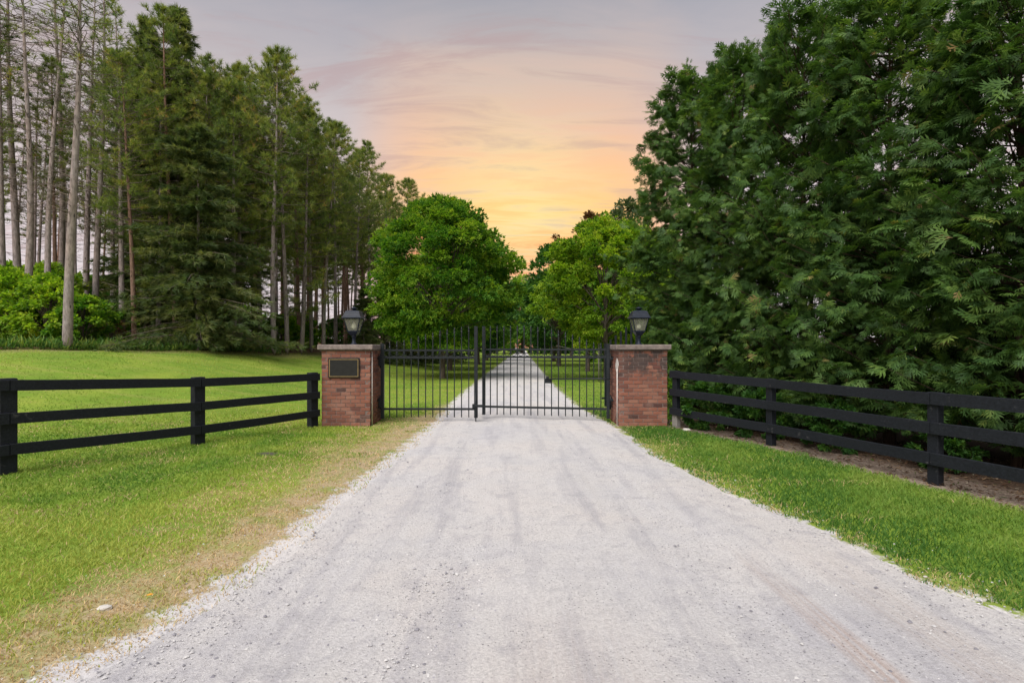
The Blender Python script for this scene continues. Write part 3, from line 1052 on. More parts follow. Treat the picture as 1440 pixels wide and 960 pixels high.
def pine(seed, H, frac, RB, whorl=0.5, bpw=5, trunk_r=0.16, dead=40, bend=0.5, tuft=0.26, tpb=8, per=13, sparse=1.0, dead_len=1.6, dead_from=0.12):
    """tall pine: bare trunk with snapped dead branches, bristly crown at the top"""
    g = np.random.default_rng(seed)
    f = trunk_pts(g, H, bend)
    zs = np.concatenate([[-0.3, 0.0, 0.35], np.linspace(1.0, H, 14)])
    mb = MB()
    mb.tube([Vector(f(z)) for z in zs], [max(0.02, trunk_r * (1.0 - 0.88 * (max(z, 0) / H) ** 1.15) * (1.22 if z < 0.2 else 1.0)) for z in zs], 10, cap=False)
    # branch collars
    tb = mb.mesh('trunk', M['pine_bark'])
    bm_ = MB()
    bm_.tube([Vector(f(z)) for z in np.linspace(H * dead_from * .8, H - .1, 12)], 0.01, 4, cap=False)
    PT, DT, TT = [], [], []
    z = H * (1 - frac)
    while z < H - 0.15:
        q = (z - H * (1 - frac)) / (H * frac)
        L0 = RB * (np.sin(np.pi * (0.16 + 0.80 * q)) ** 0.8) * (1 - 0.35 * q)
        a0 = g.uniform(0, 6.28)
        for b in range(bpw):
            if g.random() > sparse:
                continue
            az = a0 + b * 6.283 / bpw + g.normal(0, .25)
            L = L0 * g.uniform(0.4, 1.25)
            rise = L * (0.12 + 0.55 * q) + g.normal(0, .08) * L
            st = f(z)
            en = st + np.array([math.cos(az) * L, math.sin(az) * L, rise])
            ct = g.uniform(0, 1)
            limb(bm_, st, en, 0.012 + 0.018 * (1 - q), 0.006, 4, sag=-0.06 * L, seg=3)
            dirb = unit((en - st)[None])[0]
            for k in range(tpb):
                u_ = g.uniform(0.3, 1.0) ** 0.7
                pp = st + (en - st) * u_ + np.array([0, 0, -0.24 * L * u_ * (1 - u_)])
                side = unit(g.normal(size=(1, 3)))[0]
                rr_ = 0.34 * L * (1.15 - u_) * g.random() + 0.03
                sd_ = side * np.array([1, 1, 0.45]) * rr_
                PT.append(pp + sd_)
                DT.append(dirb * .5 + side * 0.45 + np.array([0, 0, 0.75]))
                TT.append(np.clip(ct * .55 + g.normal(.2, .14), 0, 1))
        z += whorl * g.uniform(.75, 1.25) * (1 - 0.35 * q)
    # leader shoots
    for k in range(8):
        zz_ = H - k * 0.10
        PT.append(f(zz_)); DT.append(np.array([g.normal(0, .2), g.normal(0, .2), 1])); TT.append(.5)
    PT, DT, TT = np.array(PT), np.array(DT), np.array(TT)
    V, T, idx, k = needle_tufts(PT, DT, g, tuft, per)
    crown = np_mesh('crown', V, T, M['pine_needle'], {'tint': np.repeat(np.clip(TT[idx] + g.normal(0, .08, len(idx)), 0, 1), k)})
    # dead branches on the bare length
    for k in range(dead):
        z = H * g.uniform(dead_from, (1 - frac) + 0.12)
        az = g.uniform(0, 6.28)
        L = dead_len * g.uniform(.15, 1.0)
        st = f(z)
        c1 = st + np.array([math.cos(az) * L * .5, math.sin(az) * L * .5, g.uniform(-.05, .25) * L])
        c2 = c1 + np.array([math.cos(az + g.normal(0, .4)) * L * .5, math.sin(az + g.normal(0, .4)) * L * .5, g.uniform(-.35, .35) * L])
        bm_.tube([Vector(st), Vector(c1), Vector(c2)], [0.016, 0.010, 0.004], 4, cap=False)
        if L > .7:
            for _ in range(3):
                c3 = c1 + (c2 - c1) * g.random() + g.normal(size=3) * .18 * L
                bm_.tube([Vector(c1), Vector(c3)], [0.006, 0.003], 3, cap=False)
    return tb, crown, bm_.mesh('branches', M['dead_twig'])


def spruce(seed, H, RB, base_z=0.25, nb=300, per=26, trunk_r=0.17, droop=0.28, power=0.85, tw=0.30, low_skirt=0.0, lumpy=.16):
    g = np.random.default_rng(seed)
    mb = MB()
    mb.tube([Vector((0, 0, -.3)), Vector((0, 0, 0.1)), Vector((0.03, 0, H * .5)), Vector((0, 0.02, H))], [trunk_r * 1.2, trunk_r, trunk_r * .55, 0.015], 9, cap=False)
    tb = mb.mesh('trunk', M['pine_bark'])
    bm_ = MB()
    bm_.tube([Vector((0.01, 0, base_z)), Vector((0.03, 0, H * .5)), Vector((0, 0.02, H - .2))], 0.01, 4, cap=False)
    PT, DT, TT, SS = [], [], [], []
    for b in range(nb):
        q = g.random() ** 1.15
        z = base_z + (H - base_z) * q
        L = RB * (1 - q) ** power * g.uniform(.5, 1.25) + 0.12
        if low_skirt and z < 1.5:
            L += low_skirt * g.random()
        az = g.uniform(0, 6.283)
        L *= 1 + lumpy * math.sin(3 * az + z * 1.7 + seed) + lumpy * .7 * math.sin(5 * az - z * 3.1)
        st = np.array([0, 0, z])
        dr = droop * L * (1 - q * 1.6)
        en = np.array([math.cos(az) * L, math.sin(az) * L, max(z - dr, 0.12)])
        ct = g.random()
        if b % 3 == 0:
            limb(bm_, st, en, 0.018, 0.005, 4, sag=0.05 * L, seg=3)
        nrm = np.array([-math.sin(az), math.cos(az), 0])
        for k in range(per):
            u_ = g.uniform(.06, 1.0) ** .85
            p0 = st + (en - st) * u_ + np.array([0, 0, .2 * L * u_ * (1 - u_)])
            sgn = g.choice([-1, 1])
            wv = 0.30 * L * (1.05 - u_) * g.random() + .02
            p1 = p0 + nrm * sgn * wv + np.array([0, 0, -0.25 * wv - 0.05 * g.random()])
            PT.append(p1)
            DT.append(np.array([math.cos(az), math.sin(az), 0]) * .8 + nrm * sgn * .6 + np.array([0, 0, g.uniform(-.55, .15)]))
            TT.append(np.clip(ct * .6 + g.normal(.2, .15), 0, 1))
    for k in range(14):
        PT.append(np.array([0, 0, H - .06 * k])); DT.append(np.array([g.normal(0, .4), g.normal(0, .4), 1.])); TT.append(.6)
    PT, DT, TT = np.array(PT), np.array(DT), np.array(TT)
    V, T, idx, k = needle_tufts(PT, DT, g, tw, 8, width=0.13, spread=0.33)
    crown = np_mesh('crown', V, T, M['spruce_needle'], {'tint': np.repeat(np.clip(TT[idx] + g.normal(0, .08, len(idx)), 0, 1), k)})
    return tb, crown, bm_.mesh('branches', M['dead_twig'])


def cedar(seed, H, RB, nb=520, low=.72, lowq=.12, **kw):
    return _cedar(seed, H, RB, nb, low, lowq, **kw)


def _cedar(seed, H, RB, nb, low, lowq, per=48, spray=0.165, z0=0.55):
    """bushy white cedar: limbs from a short trunk, flat drooping sprays"""
    g = np.random.default_rng(seed)
    mb = MB()
    mb.tube([Vector((0, 0, -.3)), Vector((0, 0, 0.05)), Vector((0.05, 0.02, H * .4)), Vector((0, 0, H * .93))], [0.13, 0.095, 0.06, 0.012], 9, cap=False)
    if seed % 2 == 0:
        mb.tube([Vector((0.10, -0.05, -.3)), Vector((0.16, -.05, 0.5)), Vector((0.5, -.2, H * .55))], [0.075, 0.06, 0.02], 8, cap=False)
    tb = mb.mesh('trunk', M['cedar_bark'])
    bm_ = MB()
    bm_.tube([Vector((0, 0, .3)), Vector((0.05, 0.02, H * .4)), Vector((0, 0, H * .93))], 0.01, 4, cap=False)
    q = g.random(nb) ** 1.02
    z = z0 + (H - z0) * q
    az = g.uniform(0, 6.283, nb)
    prof = np.clip(1 - q, 0, 1) ** 0.42 * (low + (1 - low) * sm(q / lowq))
    lump = 1 + 0.16 * np.sin(az * 3 + q * 11 + seed) + 0.12 * np.sin(az * 7 - q * 23)
    L = RB * prof * lump * g.uniform(.5, 1.12, nb) + 0.15
    st = np.stack([np.zeros(nb), np.zeros(nb), np.clip(z - 0.35 * L, 0.3, H)], 1)
    en = np.stack([np.cos(az) * L, np.sin(az) * L, z + 0.12 * L * q + (q > .6) * g.random(nb) ** 2 * .9], 1)
    ct = g.random(nb)
    for i in range(0, nb, 3):
        limb(bm_, st[i], en[i], 0.014, 0.004, 4, sag=-0.04 * float(L[i]), seg=3)
    # each bough carries flat fans, each fan a handful of sprays spread like fingers
    nf = per // 8
    fb = np.repeat(np.arange(nb), nf)
    m_ = len(fb)
    uf = 0.40 + 0.60 * g.random(m_) ** 0.7
    wf = unit(g.normal(size=(m_, 3))) * (0.04 + 0.34 * g.random(m_))[:, None] * np.array([1, 1, .75])
    FP_ = st[fb] + (en[fb] - st[fb]) * uf[:, None] + wf * (1.3 - uf)[:, None]
    outf = np.stack([np.cos(az), np.sin(az), np.zeros(nb)], 1)[fb]
    fd = unit(outf * 0.9 + wf * 1.4 + np.array([0, 0, -0.22]) + g.normal(size=(m_, 3)) * 0.42 + np.array([0, 0, 1.0]) * sm((q[fb] - .7) / .3)[:, None] * .7)
    fa, fs_, fn_ = frames(fd, roll=g.normal(0, 0.9, m_))
    ft = g.random(m_)
    fi = np.repeat(np.arange(m_), 8)
    n = len(fi)
    idx = fb[fi]
    ang = g.uniform(-1.05, 1.05, n)
    d = unit(fa[fi] * np.cos(ang)[:, None] + fs_[fi] * np.sin(ang)[:, None] + fn_[fi] * g.normal(0, .13, n)[:, None] + np.array([0, 0, -.08]))
    P = FP_[fi] + fa[fi] * (g.uniform(-.04, .14, n) * np.cos(ang))[:, None] + fs_[fi] * (np.sin(ang) * .05)[:, None]
    a, s, nn = frames(d, roll=g.normal(0, 0.35, n))
    # keep the sprays of a fan roughly in its plane
    s = unit(np.cross(fn_[fi] + g.normal(size=(n, 3)) * .18, a))
    nn = np.cross(a, s)
    V, T, k = stamp(P, a, s, nn, spray * (0.6 + 0.75 * g.random(m_)[fi]) * g.uniform(.75, 1.2, n), CEDAR, CEDAR_T)
    keep_t = 0.33 * ct[idx] + .33 * ft[fi] + g.normal(.15, .13, n)
    crown = np_mesh('crown', V, T, M['cedar_leaf'], {'tint': np.repeat(np.clip(keep_t, 0, 1), k)})
    return tb, crown, bm_.mesh('branches', M['cedar_bark'])


def tree(name, meshes, x, y, label, cat='tree', group=None, rz=0.0, sc=1.0, lean=(0, 0), z=None, names=('trunk', 'crown', 'branches')):
    zz_ = (tz(x, y) if z is None else z) - 0.03
    e_ = empty(name, (x, y, zz_), label, cat, group, rz)
    e_.rotation_euler = (lean[0], lean[1], rz)
    e_.scale = sc if hasattr(sc, '__len__') else (sc, sc, sc)
    for nm, me in zip(names, meshes):
        if me is not None:
            mk(nm, me, e_)
    return e_


# ------------------------------------------------------------------ right: cedar screen behind the fence
CE = [cedar(2, 8.2, 1.95, 640, .48, .5, per=48), cedar(5, 7.9, 1.83, 680, per=48), cedar(8, 7.2, 1.83, 680, per=48)]
GC = 'white cedars in the screen behind the right fence'
tree('cedar_tree', CE[0], 4.65, 14.0, 'cedar at the far end of the screen, its ragged top standing against the orange sky', 'cedar tree', GC, 0.4, (1.08, 1.08, 1.0))
tree('cedar_tree', CE[1], 5.15, 12.2, 'cedar behind the right brick pillar, second from the drive end of the screen', 'cedar tree', GC, 2.2, (1, 1, .99))
tree('cedar_tree', CE[2], 5.65, 10.45, 'cedar behind the first bay of the right fence, beside the brick pillar', 'cedar tree', GC, 1.1, (1, 1, 1.06))
tree('cedar_tree', CE[1], 6.15, 8.8, 'cedar behind the second post of the right fence', 'cedar tree', GC, 3.6, (1, 1, .90))
tree('cedar_tree', CE[2], 6.75, 7.2, 'cedar with an open foot behind the middle of the longest right fence bay', 'cedar tree', GC, 5.1, (.98, .98, .90))
tree('cedar_tree', CE[1], 7.4, 5.6, 'cedar at the right edge of the photo, boughs hanging over the top rail', 'cedar tree', GC, 4.3, (1, 1, .95))
tree('cedar_tree', CE[2], 8.05, 4.0, 'nearest cedar, mostly out of the frame on the right', 'cedar tree', GC, 0.9, (1, 1, .95))

# low leafy growth between pillar, fence and cedars
_, sh_me = broadleaf(31, 0.95, 0.55, 0.05, 60, 60, 0.085, M['dark_leaf'], 'plain', 0.9, ragged=.25, with_trunk=False)
_, ivy_me = broadleaf(33, 1.2, 0.2, 0.0, 40, 40, 0.07, M['maple_leaf'], 'plain', 0.9, ragged=.3, with_trunk=False)
GS = 'low shrubs under the cedars'
for (x, y, s_, lb) in ((3.9, 10.55, 1.0, 'low dark shrub behind the right fence, next to the grey-footed post'),
                       (4.45, 9.6, .9, 'low leafy shrub behind the first bay of the right fence, near the second post'),
                       (4.95, 8.3, .8, 'low leafy shrub just right of the second post of the right fence'),
                       (5.6, 7.0, .62, 'small low shrub behind the bottom rail, left of the third post')):
    tree('low_shrub', (sh_me,), x, y, lb, 'shrub', GS, x * 3, s_, names=('foliage',))
tree('climbing_vine', (ivy_me,), 3.17, 11.0, 'leafy vine squeezed between the right pillar and the first fence post', 'vine', None, 0.3, (.8, .8, 1.0), names=('foliage',))

# ------------------------------------------------------------------ maples along the drive
MA = broadleaf(3, 9.2, 3.75, 1.85, 400, 90, 0.21, M['maple_leaf'], base_w=0.84, trunk_r=0.14, ragged=.09)
MB2 = broadleaf(14, 8.0, 3.1, 1.9, 240, 95, 0.22, M['bright_leaf'], base_w=0.7, trunk_r=0.12, ragged=.14)
MC = broadleaf(22, 9.0, 3.6, 1.8, 170, 70, 0.30, M['maple_leaf'], 'plain', base_w=0.7, trunk_r=0.16, ragged=.18)
MD = broadleaf(29, 9.6, 3.7, 1.5, 170, 75, 0.32, M['dark_leaf'], 'plain', base_w=0.75, trunk_r=0.17, ragged=.2)
tree('maple_tree', MA, -3.5, 27.2, 'large round maple left of the drive, just behind the gate', 'tree', 'maples lining the drive', 0.6, (.95, .95, .97))
tree('maple_tree', MB2, 4.45, 25.5, 'yellow-green maple right of the drive, beside the right lantern', 'tree', 'maples lining the drive', 2.0, (.97, .97, .95))
RL = broadleaf(41, 10.2, 2.0, 5.0, 70, 42, 0.22, M['red_leaf'], 'plain', base_w=0.5, trunk_r=0.13, ragged=.35, open_=1)
tree('red_leaved_tree', RL, 4.9, 35, 'sparse russet-leaved tree rising behind the yellow-green maple', 'tree', None, 0.2)
GA = 'avenue trees farther down the drive'
av = [(-4.2, 36.5, MC, 1.0, 'tree of the left avenue row, second from the gate behind the big maple'),
      (-3.1, 49, MD, 1.0, 'dark tree of the left avenue row, third from the gate'),
      (-2.9, 62, MC, 1.1, 'far tree of the left avenue row above the narrowing drive'),
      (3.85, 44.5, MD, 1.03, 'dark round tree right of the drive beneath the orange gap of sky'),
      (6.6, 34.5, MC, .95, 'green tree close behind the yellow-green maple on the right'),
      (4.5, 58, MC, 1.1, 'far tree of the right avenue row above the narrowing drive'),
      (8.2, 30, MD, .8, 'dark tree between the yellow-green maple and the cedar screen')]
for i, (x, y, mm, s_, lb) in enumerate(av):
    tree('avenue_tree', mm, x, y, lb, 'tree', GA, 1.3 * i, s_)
for i, (x, y, mm, s_) in enumerate(((-3.2, 75, MD, 1.0), (6.5, 73, MD, .95), (-7, 90, MC, 1.1), (10, 92, MC, 1.1), (-1.5, 112, MC, .8), (6.3, 112, MD, .85), (2.4, 128, MC, 2.0), (-4, 122, MC, 1.9), (9, 124, MD, 1.8), (12, 60, MD, 1.1), (13, 45, MC, 1.1), (-10, 70, MD, 1.1), (18, 75, MC, 1.2))):
    tree('avenue_tree', mm, x, y, 'distant green tree closing the far end of the drive', 'tree', 'distant trees at the end of the drive', 2.1 * i, s_)
GT = broadleaf(47, 13.4, 3.0, 3.0, 130, 70, 0.30, M['grey_leaf'], 'plain', base_w=0.7, trunk_r=0.2, ragged=.25)
tree('grey_green_tree', GT, 9.4, 44, 'tall hazy grey-green tree behind the left end of the cedar screen', 'tree', None, 0.0)

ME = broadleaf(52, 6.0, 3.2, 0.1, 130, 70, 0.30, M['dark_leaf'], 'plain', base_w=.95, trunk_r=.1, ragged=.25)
MF = broadleaf(53, 6.5, 3.0, 0.1, 130, 70, 0.30, M['maple_leaf'], 'plain', base_w=.95, trunk_r=.1, ragged=.25)
GK = 'low thickets closing the views under the trees'
for i, (x, y, mm, s_, lb) in enumerate(((8.6, 40, ME, .62, 'dark low thicket behind the yellow-green maple trunk'), (12.2, 43, ME, .7, 'dark low thicket farther right behind the railing'),
                                        (9.5, 56, MF, .9, 'green thicket right of the far drive'), (-6.5, 55, ME, .7, 'dark thicket left of the far drive'), (-8.4, 66, MF, .8, 'far green thicket behind the left avenue trees'),
                                        (0.2, 140, MF, 1.1, 'light green thicket at the very end of the drive'), (6.5, 138, MF, 1.1, 'green thicket right of the end of the drive'), (-6, 130, ME, 1.2, 'dark thicket left of the end of the drive'),
                                        (13, 120, ME, 1.4, 'dark thicket far off to the right of the drive'), (-13, 110, ME, 1.3, 'dark thicket far off to the left of the drive'), (18, 55, ME, 1.0, 'dark thicket behind the tall cedar screen'),
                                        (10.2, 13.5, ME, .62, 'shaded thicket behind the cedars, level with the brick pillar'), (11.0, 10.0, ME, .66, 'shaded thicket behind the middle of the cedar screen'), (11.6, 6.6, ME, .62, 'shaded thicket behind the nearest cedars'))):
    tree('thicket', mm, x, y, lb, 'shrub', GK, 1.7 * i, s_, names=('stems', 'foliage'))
for i, (x, y, s_) in enumerate(((-20, 66, .75), (-26, 64, .8), (-32, 61, .75), (-38, 57, .8), (-43, 50, .75), (-46, 42, .7), (-16, 72, .8), (-46, 35, .65), (-35, 70, .9), (-24, 78, .9), (-52, 58, .9), (-33, 36, .95), (-30, 38, .9), (-27.5, 37, .9), (-36, 38, 1.0), (-24, 38, .8), (-31, 33, .9), (-38, 44, 1.1), (-28, 44, 1.0), (-22, 43, .6), (-19, 47, .55), (-17, 52, .55))):
    tree('thicket', (ME if i % 2 else MF), x, y, 'green thicket glimpsed between the trunks behind the pine stand', 'shrub', 'thickets behind the pine stand', 2.3 * i, (s_ * 1.2, s_ * 1.2, s_ * .8), names=('stems', 'foliage'))

# stake and its guy wire by the right-hand maple
stk = empty('tree_stake', (3.95, 24.6, 0), 'thin grey stake with wire guys beside the yellow-green maple trunk', 'stake')
MB().tube([(0, 0, 0), (0, 0, 1.75)], 0.035, 8).build('pole', M['stake'], stk)
MB().tube([(0, 0, 1.2), (-1.0, .3, 1.45), (-1.9, .5, 1.65)], 0.012, 5).build('wire', M['stake'], stk)

# ------------------------------------------------------------------ left: pine stand
P1 = pine(101, 17.5, 0.53, 2.9, .52, 6, .15, 34, .35, tuft=.30, tpb=14)
P2 = pine(102, 16.5, 0.56, 3.0, .50, 6, .14, 34, .45, tuft=.30, tpb=14)
P3 = pine(103, 18.0, 0.45, 2.3, .55, 5, .145, 40, .3, tuft=.29, tpb=12)
P4 = pine(104, 19.5, 0.38, 2.0, .6, 4, .17, 110, .5, tuft=.27, tpb=6, per=11, sparse=.8, dead_len=2.2, dead_from=.3)      # sparse one
P5 = pine(105, 20.5, 0.17, 1.6, .7, 4, .16, 120, .6, tuft=.25, tpb=5, per=10, sparse=.6, dead_len=2.4, dead_from=.3)      # nearly bare
P6 = pine(106, 14.0, 0.82, 2.9, .5, 5, .13, 20, .3, tuft=.30, tpb=14)                                     # low crown
SP1 = spruce(201, 10.0, 3.0, .3, 360, 34, .11, .30, .62, .32, low_skirt=1.0, lumpy=.26)
SP2 = spruce(202, 16.5, 2.4, 1.5, 400, 26, .12, .2, .75, .33)
SP3 = spruce(203, 6.0, 2.0, .2, 220, 22, .09, .25, .75, .30)

GP = 'bare-trunked pines along the front of the stand'
front = [  # photo x of the foot, distance, kind, lean to the right in radians, scale, label
    (95, 19.2, P4, .022, 1.0, 'thick pale pine trunk standing alone at the lawn edge in front of the bright shrubs'),
    (33, 22.5, P5, .055, .98, 'pale pine leaning right, in front of the bright shrub at the far left'),
    (26, 24.5, P4, .01, 1.0, 'straight pine just left of the leaning pale pine'),
    (6, 23.0, P5, .005, .95, 'leftmost pine at the edge of the photo'),
    (82, 27, P5, .03, 1.0, 'pine behind the bright shrubs, just left of the thick pale trunk'),
    (120, 29, P4, .01, 1.0, 'pine just right of the thick pale trunk'),
    (133, 25.5, P4, .02, .92, 'slim pine between the bright shrubs and the red-brown sapling'),
    (172, 25, P4, -.005, .80, 'slim pine beside the red-brown sapling, left of the broad spruce'),
    (160, 31, P1, .0, .95, 'pine with a bushy yellowish crown, behind the slim trunks left of the spruces'),
    (386, 27.6, P2, -.025, .95, 'stout pine at the lawn edge, right of the broad spruce, leaning left'),
    (404, 29.5, P3, -.02, .88, 'slim pine just right of the stout leaning pine'),
    (424, 31.0, P6, .02, 1.0, 'pine at the lawn edge two places right of the stout leaning pine'),
    (438, 33.5, P3, .0, .88, 'thin straight pine next to the left pillar, farther back than its neighbour'),
    (455, 33, P2, .02, .86, 'pine rising directly left of the left lantern'),
    (472, 37, P1, .0, .90, 'pine seen over the left pillar, behind the lantern'),
    (500, 39, P2, .0, .90, 'pine behind the left lantern'),
    (520, 43, P3, .0, .93, 'pine right of the left lantern, in the row stepping down to the maple'),
    (545, 47, P6, .0, 1.12, 'second to last pine of the row beside the big maple'),
    (566, 50, P2, .0, .98, 'last pine of the row, its top just left of the big maple'),
    (222, 26.3, P6, .0, 1.0, 'shorter bushy pine with yellowish tufts at the left flank of the broad spruce'),
    (330, 27.2, P6, .0, .98, 'shorter bushy pine at the right flank of the broad spruce'),
    (290, 26.8, P2, -.01, .82, 'pine pushing its pale top through the dark spruces'),
    (366, 31, P1, .0, .90, 'pine in the shade at the right flank of the broad spruce'),
    (338, 29.5, P2, .0, .95, 'pine with a full crown just behind the right flank of the spruces'),
]
for i, (pxx, D, mm, ln, s_, lb) in enumerate(front):
    tree('pine_tree', mm, wx(pxx, D), D, lb, 'pine tree', GP, (i * 1.7) % 6.28 if abs(ln) < .012 else 0.0, (s_ * (.95 if i == 0 else 1.0), s_ * (.95 if i == 0 else 1.0), s_ * (.78 if i in (0, 1) else 1.0)), (0, ln))

tree('spruce_tree', SP1, wx(278, 24.2), 24.2, 'broad spruce with low skirt of boughs sweeping onto the lawn', 'spruce tree', 'dark spruces in the front of the stand', .3)
tree('spruce_tree', SP2, wx(250, 27.5), 27.5, 'tallest dark spruce, its top highest against the sky', 'spruce tree', 'dark spruces in the front of the stand', 1.2, (1.15, 1.15, 1.05))
tree('spruce_tree', SP2, wx(206, 28.0), 28.0, 'slightly shorter spruce left of the tallest one', 'spruce tree', 'dark spruces in the front of the stand', 3.0, (1.05, 1.05, 1.03))
tree('spruce_tree', SP2, wx(312, 30), 30, 'dark spruce behind the right side of the broad spruce', 'spruce tree', 'dark spruces in the front of the stand', 2.0, (1.1, 1.1, .86))
for i, (pxx, D, s_, lb) in enumerate(((540, 37, .95, 'low dark spruce at the lawn edge right of the left lantern'), (580, 41, .95, 'low dark spruce seen through the left gate bars'),
                                     (512, 36, .8, 'small dark spruce directly behind the left lantern'), (615, 47, .9, 'low dark spruce behind the trunk of the big maple'))):
    tree('small_spruce_tree', SP3, wx(pxx, D), D, lb, 'spruce tree', 'low spruces beyond the left gate', i * 1.1, s_)

# pines deeper in the stand
def brown(P):
    me = P[0].copy()
    me.materials[0] = M['brown_pine_bark']
    return (me,) + P[1:]


B1, B2, B3 = brown(P1), brown(P2), brown(P3)
gp = np.random.default_rng(77)
cnt = 0
kinds = [B1, B2, B3, B3, P3, B2]
for row in range(9):
    for y in np.arange(23.5, 66, 3.0):
        fx = float(np.interp(y, FE[:, 0], FE[:, 1]))
        x = fx - 2.2 - row * 2.9 + gp.normal(0, .45)
        yy = y + gp.normal(0, .5)
        pxx = 720 + 760 * x / yy
        if pxx < -60 or gp.random() < .10:
            continue
        if row > 4 and yy > 50:
            continue
        kk = P5 if (pxx < 130 and gp.random() < .5) else (B3 if pxx < 160 else kinds[gp.integers(6)])
        s_ = gp.uniform(.84, .95) * (.88 if pxx < 200 else 1.0)
        tree('pine_tree', kk, x, yy, 'slender bare-trunked pine deep in the dim stand', 'pine tree', 'pines deep in the stand', gp.uniform(0, 6.28), (s_, s_, s_), (gp.normal(0, .012), gp.normal(0, .012)))
        cnt += 1
print('deep pines', cnt)

# bright undergrowth at the far left
SHB = broadleaf(61, 3.1, 1.45, 0.15, 170, 60, 0.17, M['bright_leaf'], 'plain', base_w=.85, trunk_r=.03, ragged=.25)
SHC = broadleaf(62, 2.6, 1.3, 0.1, 130, 60, 0.18, M['maple_leaf'], 'plain', base_w=.85, trunk_r=.03, ragged=.25)
GU = 'leafy shrubs at the edge of the pine stand'
for i, (pxx, D, mm, s_, lb) in enumerate(((10, 22, SHB, 1.0, 'bright green shrub at the left edge of the photo'), (66, 21.5, SHB, .9, 'bright yellow-green shrub left of the thick pale trunk'),
                                         (70, 24.5, SHB, 1.15, 'taller yellow-green shrub behind the two leaning trunks'), (116, 21.5, SHC, .8, 'green shrub right of the thick pale trunk'),
                                         (142, 24.5, SHC, .8, 'shaded green shrub behind the slim pine'), (-35, 23, SHC, 1.1, 'dark green shrub mostly beyond the left edge of the photo'),
                                         (395, 33, SHC, .8, 'low green shrub behind the stout leaning pine'), (425, 37, SHC, .9, 'low green shrub between the thin pines left of the pillar'))):
    tree('leafy_shrub', mm, wx(pxx, D), D, lb, 'shrub', GU, i * 1.9, s_, names=('stems', 'foliage'))
RS = broadleaf(63, 1.5, .7, .1, 60, 40, .10, M['red_leaf'], 'plain', .8, .02, .3)
tree('dead_sapling', RS, wx(156, 23.5), 23.5, 'red-brown sapling beside the slim pine, left of the broad spruce', 'shrub', None, 0, .9, names=('stems', 'foliage'))

# weeds at the foot of the stand
n = 7500
Yw = gp.uniform(16, 30, n)
Xw = np.interp(Yw, FE[:, 0], FE[:, 1]) - np.abs(gp.normal(0.4, .7, n)) + .3
kx = (gp.random(n) < np.interp(Yw, [20, 24, 30], [1.0, .35, .15]))
Xw, Yw = Xw[kx], Yw[kx]
n = len(Xw)
P = np.stack([Xw, Yw, terrain(Xw, Yw) + gp.uniform(0, .3, n) * gp.random(n)], 1)
a, s, nn = frames(unit(gp.normal(size=(n, 3)) * .45 + np.array([0, 0, .8])), roll=gp.uniform(0, 3, n))
V, T, k = stamp(P, a, s, nn, gp.uniform(.12, .34, n), LEAF4 * np.array([1, .35, 1]), LEAF4_T)
o = mk('weeds', np_mesh('weeds', V, T, M['weed_leaf'], {'tint': np.repeat(gp.random(n), k)}))
tag(o, 'rank green weeds at the foot of the pine stand on the far left', 'weeds', kind='stuff')

# ------------------------------------------------------------------ brick pillars
BW, BC = 0.98, 0.0765
MODL = BW / 5
rr = random.Random(5)
brick_me = []
for k in range(5):
    b = MB()
    b.box((0, 0, 0), (MODL - 0.011 + rr.uniform(-.003, .002), 0.088, BC - 0.011 + rr.uniform(-.002, .002)), bev=0.004)
    b.v = [(x + rr.uniform(-.0015, .0015), y + rr.uniform(-.0015, .0015), z + rr.uniform(-.0012, .0012)) for x, y, z in b.v]
    brick_me.append(b.mesh('brick', M['brick']))


def pillar(x0, y0, inner, label):
    """x0,y0: front left corner; inner: +1 when the gate side is at +x"""
    e_ = empty('brick_pillar', (x0 + BW / 2, y0 + BW / 2, 0), label, 'pillar', 'brick gate pillars')
    h = BW / 2
    rec = 0.007
    MB().box((0, 0, 0.735), (BW - 2 * rec, BW - 2 * rec, 1.63), bev=.001).build('mortar_core', M['mortar'], e_)
    rest = MB()
    N = 20
    for c in range(N):
        z = 0.0 + BC * (c + .5)
        sides = []
        full = c % 2 == 0
        # faces: front (y-), back (y+), inner, outer
        for f_ in ('front', 'back', 'inner', 'outer'):
            long_ = full if f_ in ('front', 'back') else not full
            cnt_ = 5 if long_ else 4
            for k in range(cnt_):
                u_ = (-h + MODL * (k + .5)) if long_ else (-h + MODL * (k + 1))
                pr = rr.uniform(-.0015, .0035)
                dd = h - .044 + pr
                if f_ == 'front':
                    loc, rz = (u_, -dd, z), 0.0
                elif f_ == 'back':
                    loc, rz = (u_, dd, z), 0.0
                else:
                    sg = inner if f_ == 'inner' else -inner
                    loc, rz = (sg * dd, u_, z), math.pi / 2
                if f_ in ('front', 'inner'):
                    o_ = mk('brick', rr.choice(brick_me), e_, loc, rz + rr.uniform(-.004, .004) + (math.pi if rr.random() < .5 else 0))
                else:
                    rest.box(loc, (MODL - .011, .088, BC - .011), rz, bev=.004)
    o_ = rest.build('rear_brickwork', M['brick'], e_)
    o_['kind'] = 'stuff'
    # coping in two laid slabs
    cp = MB()
    cp.box((0, 0, 1.535 + .0525), (BW + .13, BW + .13, .105), bev=.014)
    cp.v = [(x + rr.uniform(-.003, .003), y + rr.uniform(-.003, .003), z + rr.uniform(-.002, .002)) for x, y, z in cp.v]
    cp.build('coping', M['coping'], e_)
    MB().box((0, 0, 1.523), (BW + .05, BW + .05, .016), bev=.003).build('mortar_bed', M['mortar'], e_)
    # painted conduit up the gate side near the front corner
    xs_ = inner * (h + .012)
    MB().tube([(xs_, -h + .10, -.02), (xs_, -h + .10, 1.15 if inner < 0 else 1.5)], 0.0115, 8).build('conduit', M['white_conduit'], e_)
    return e_


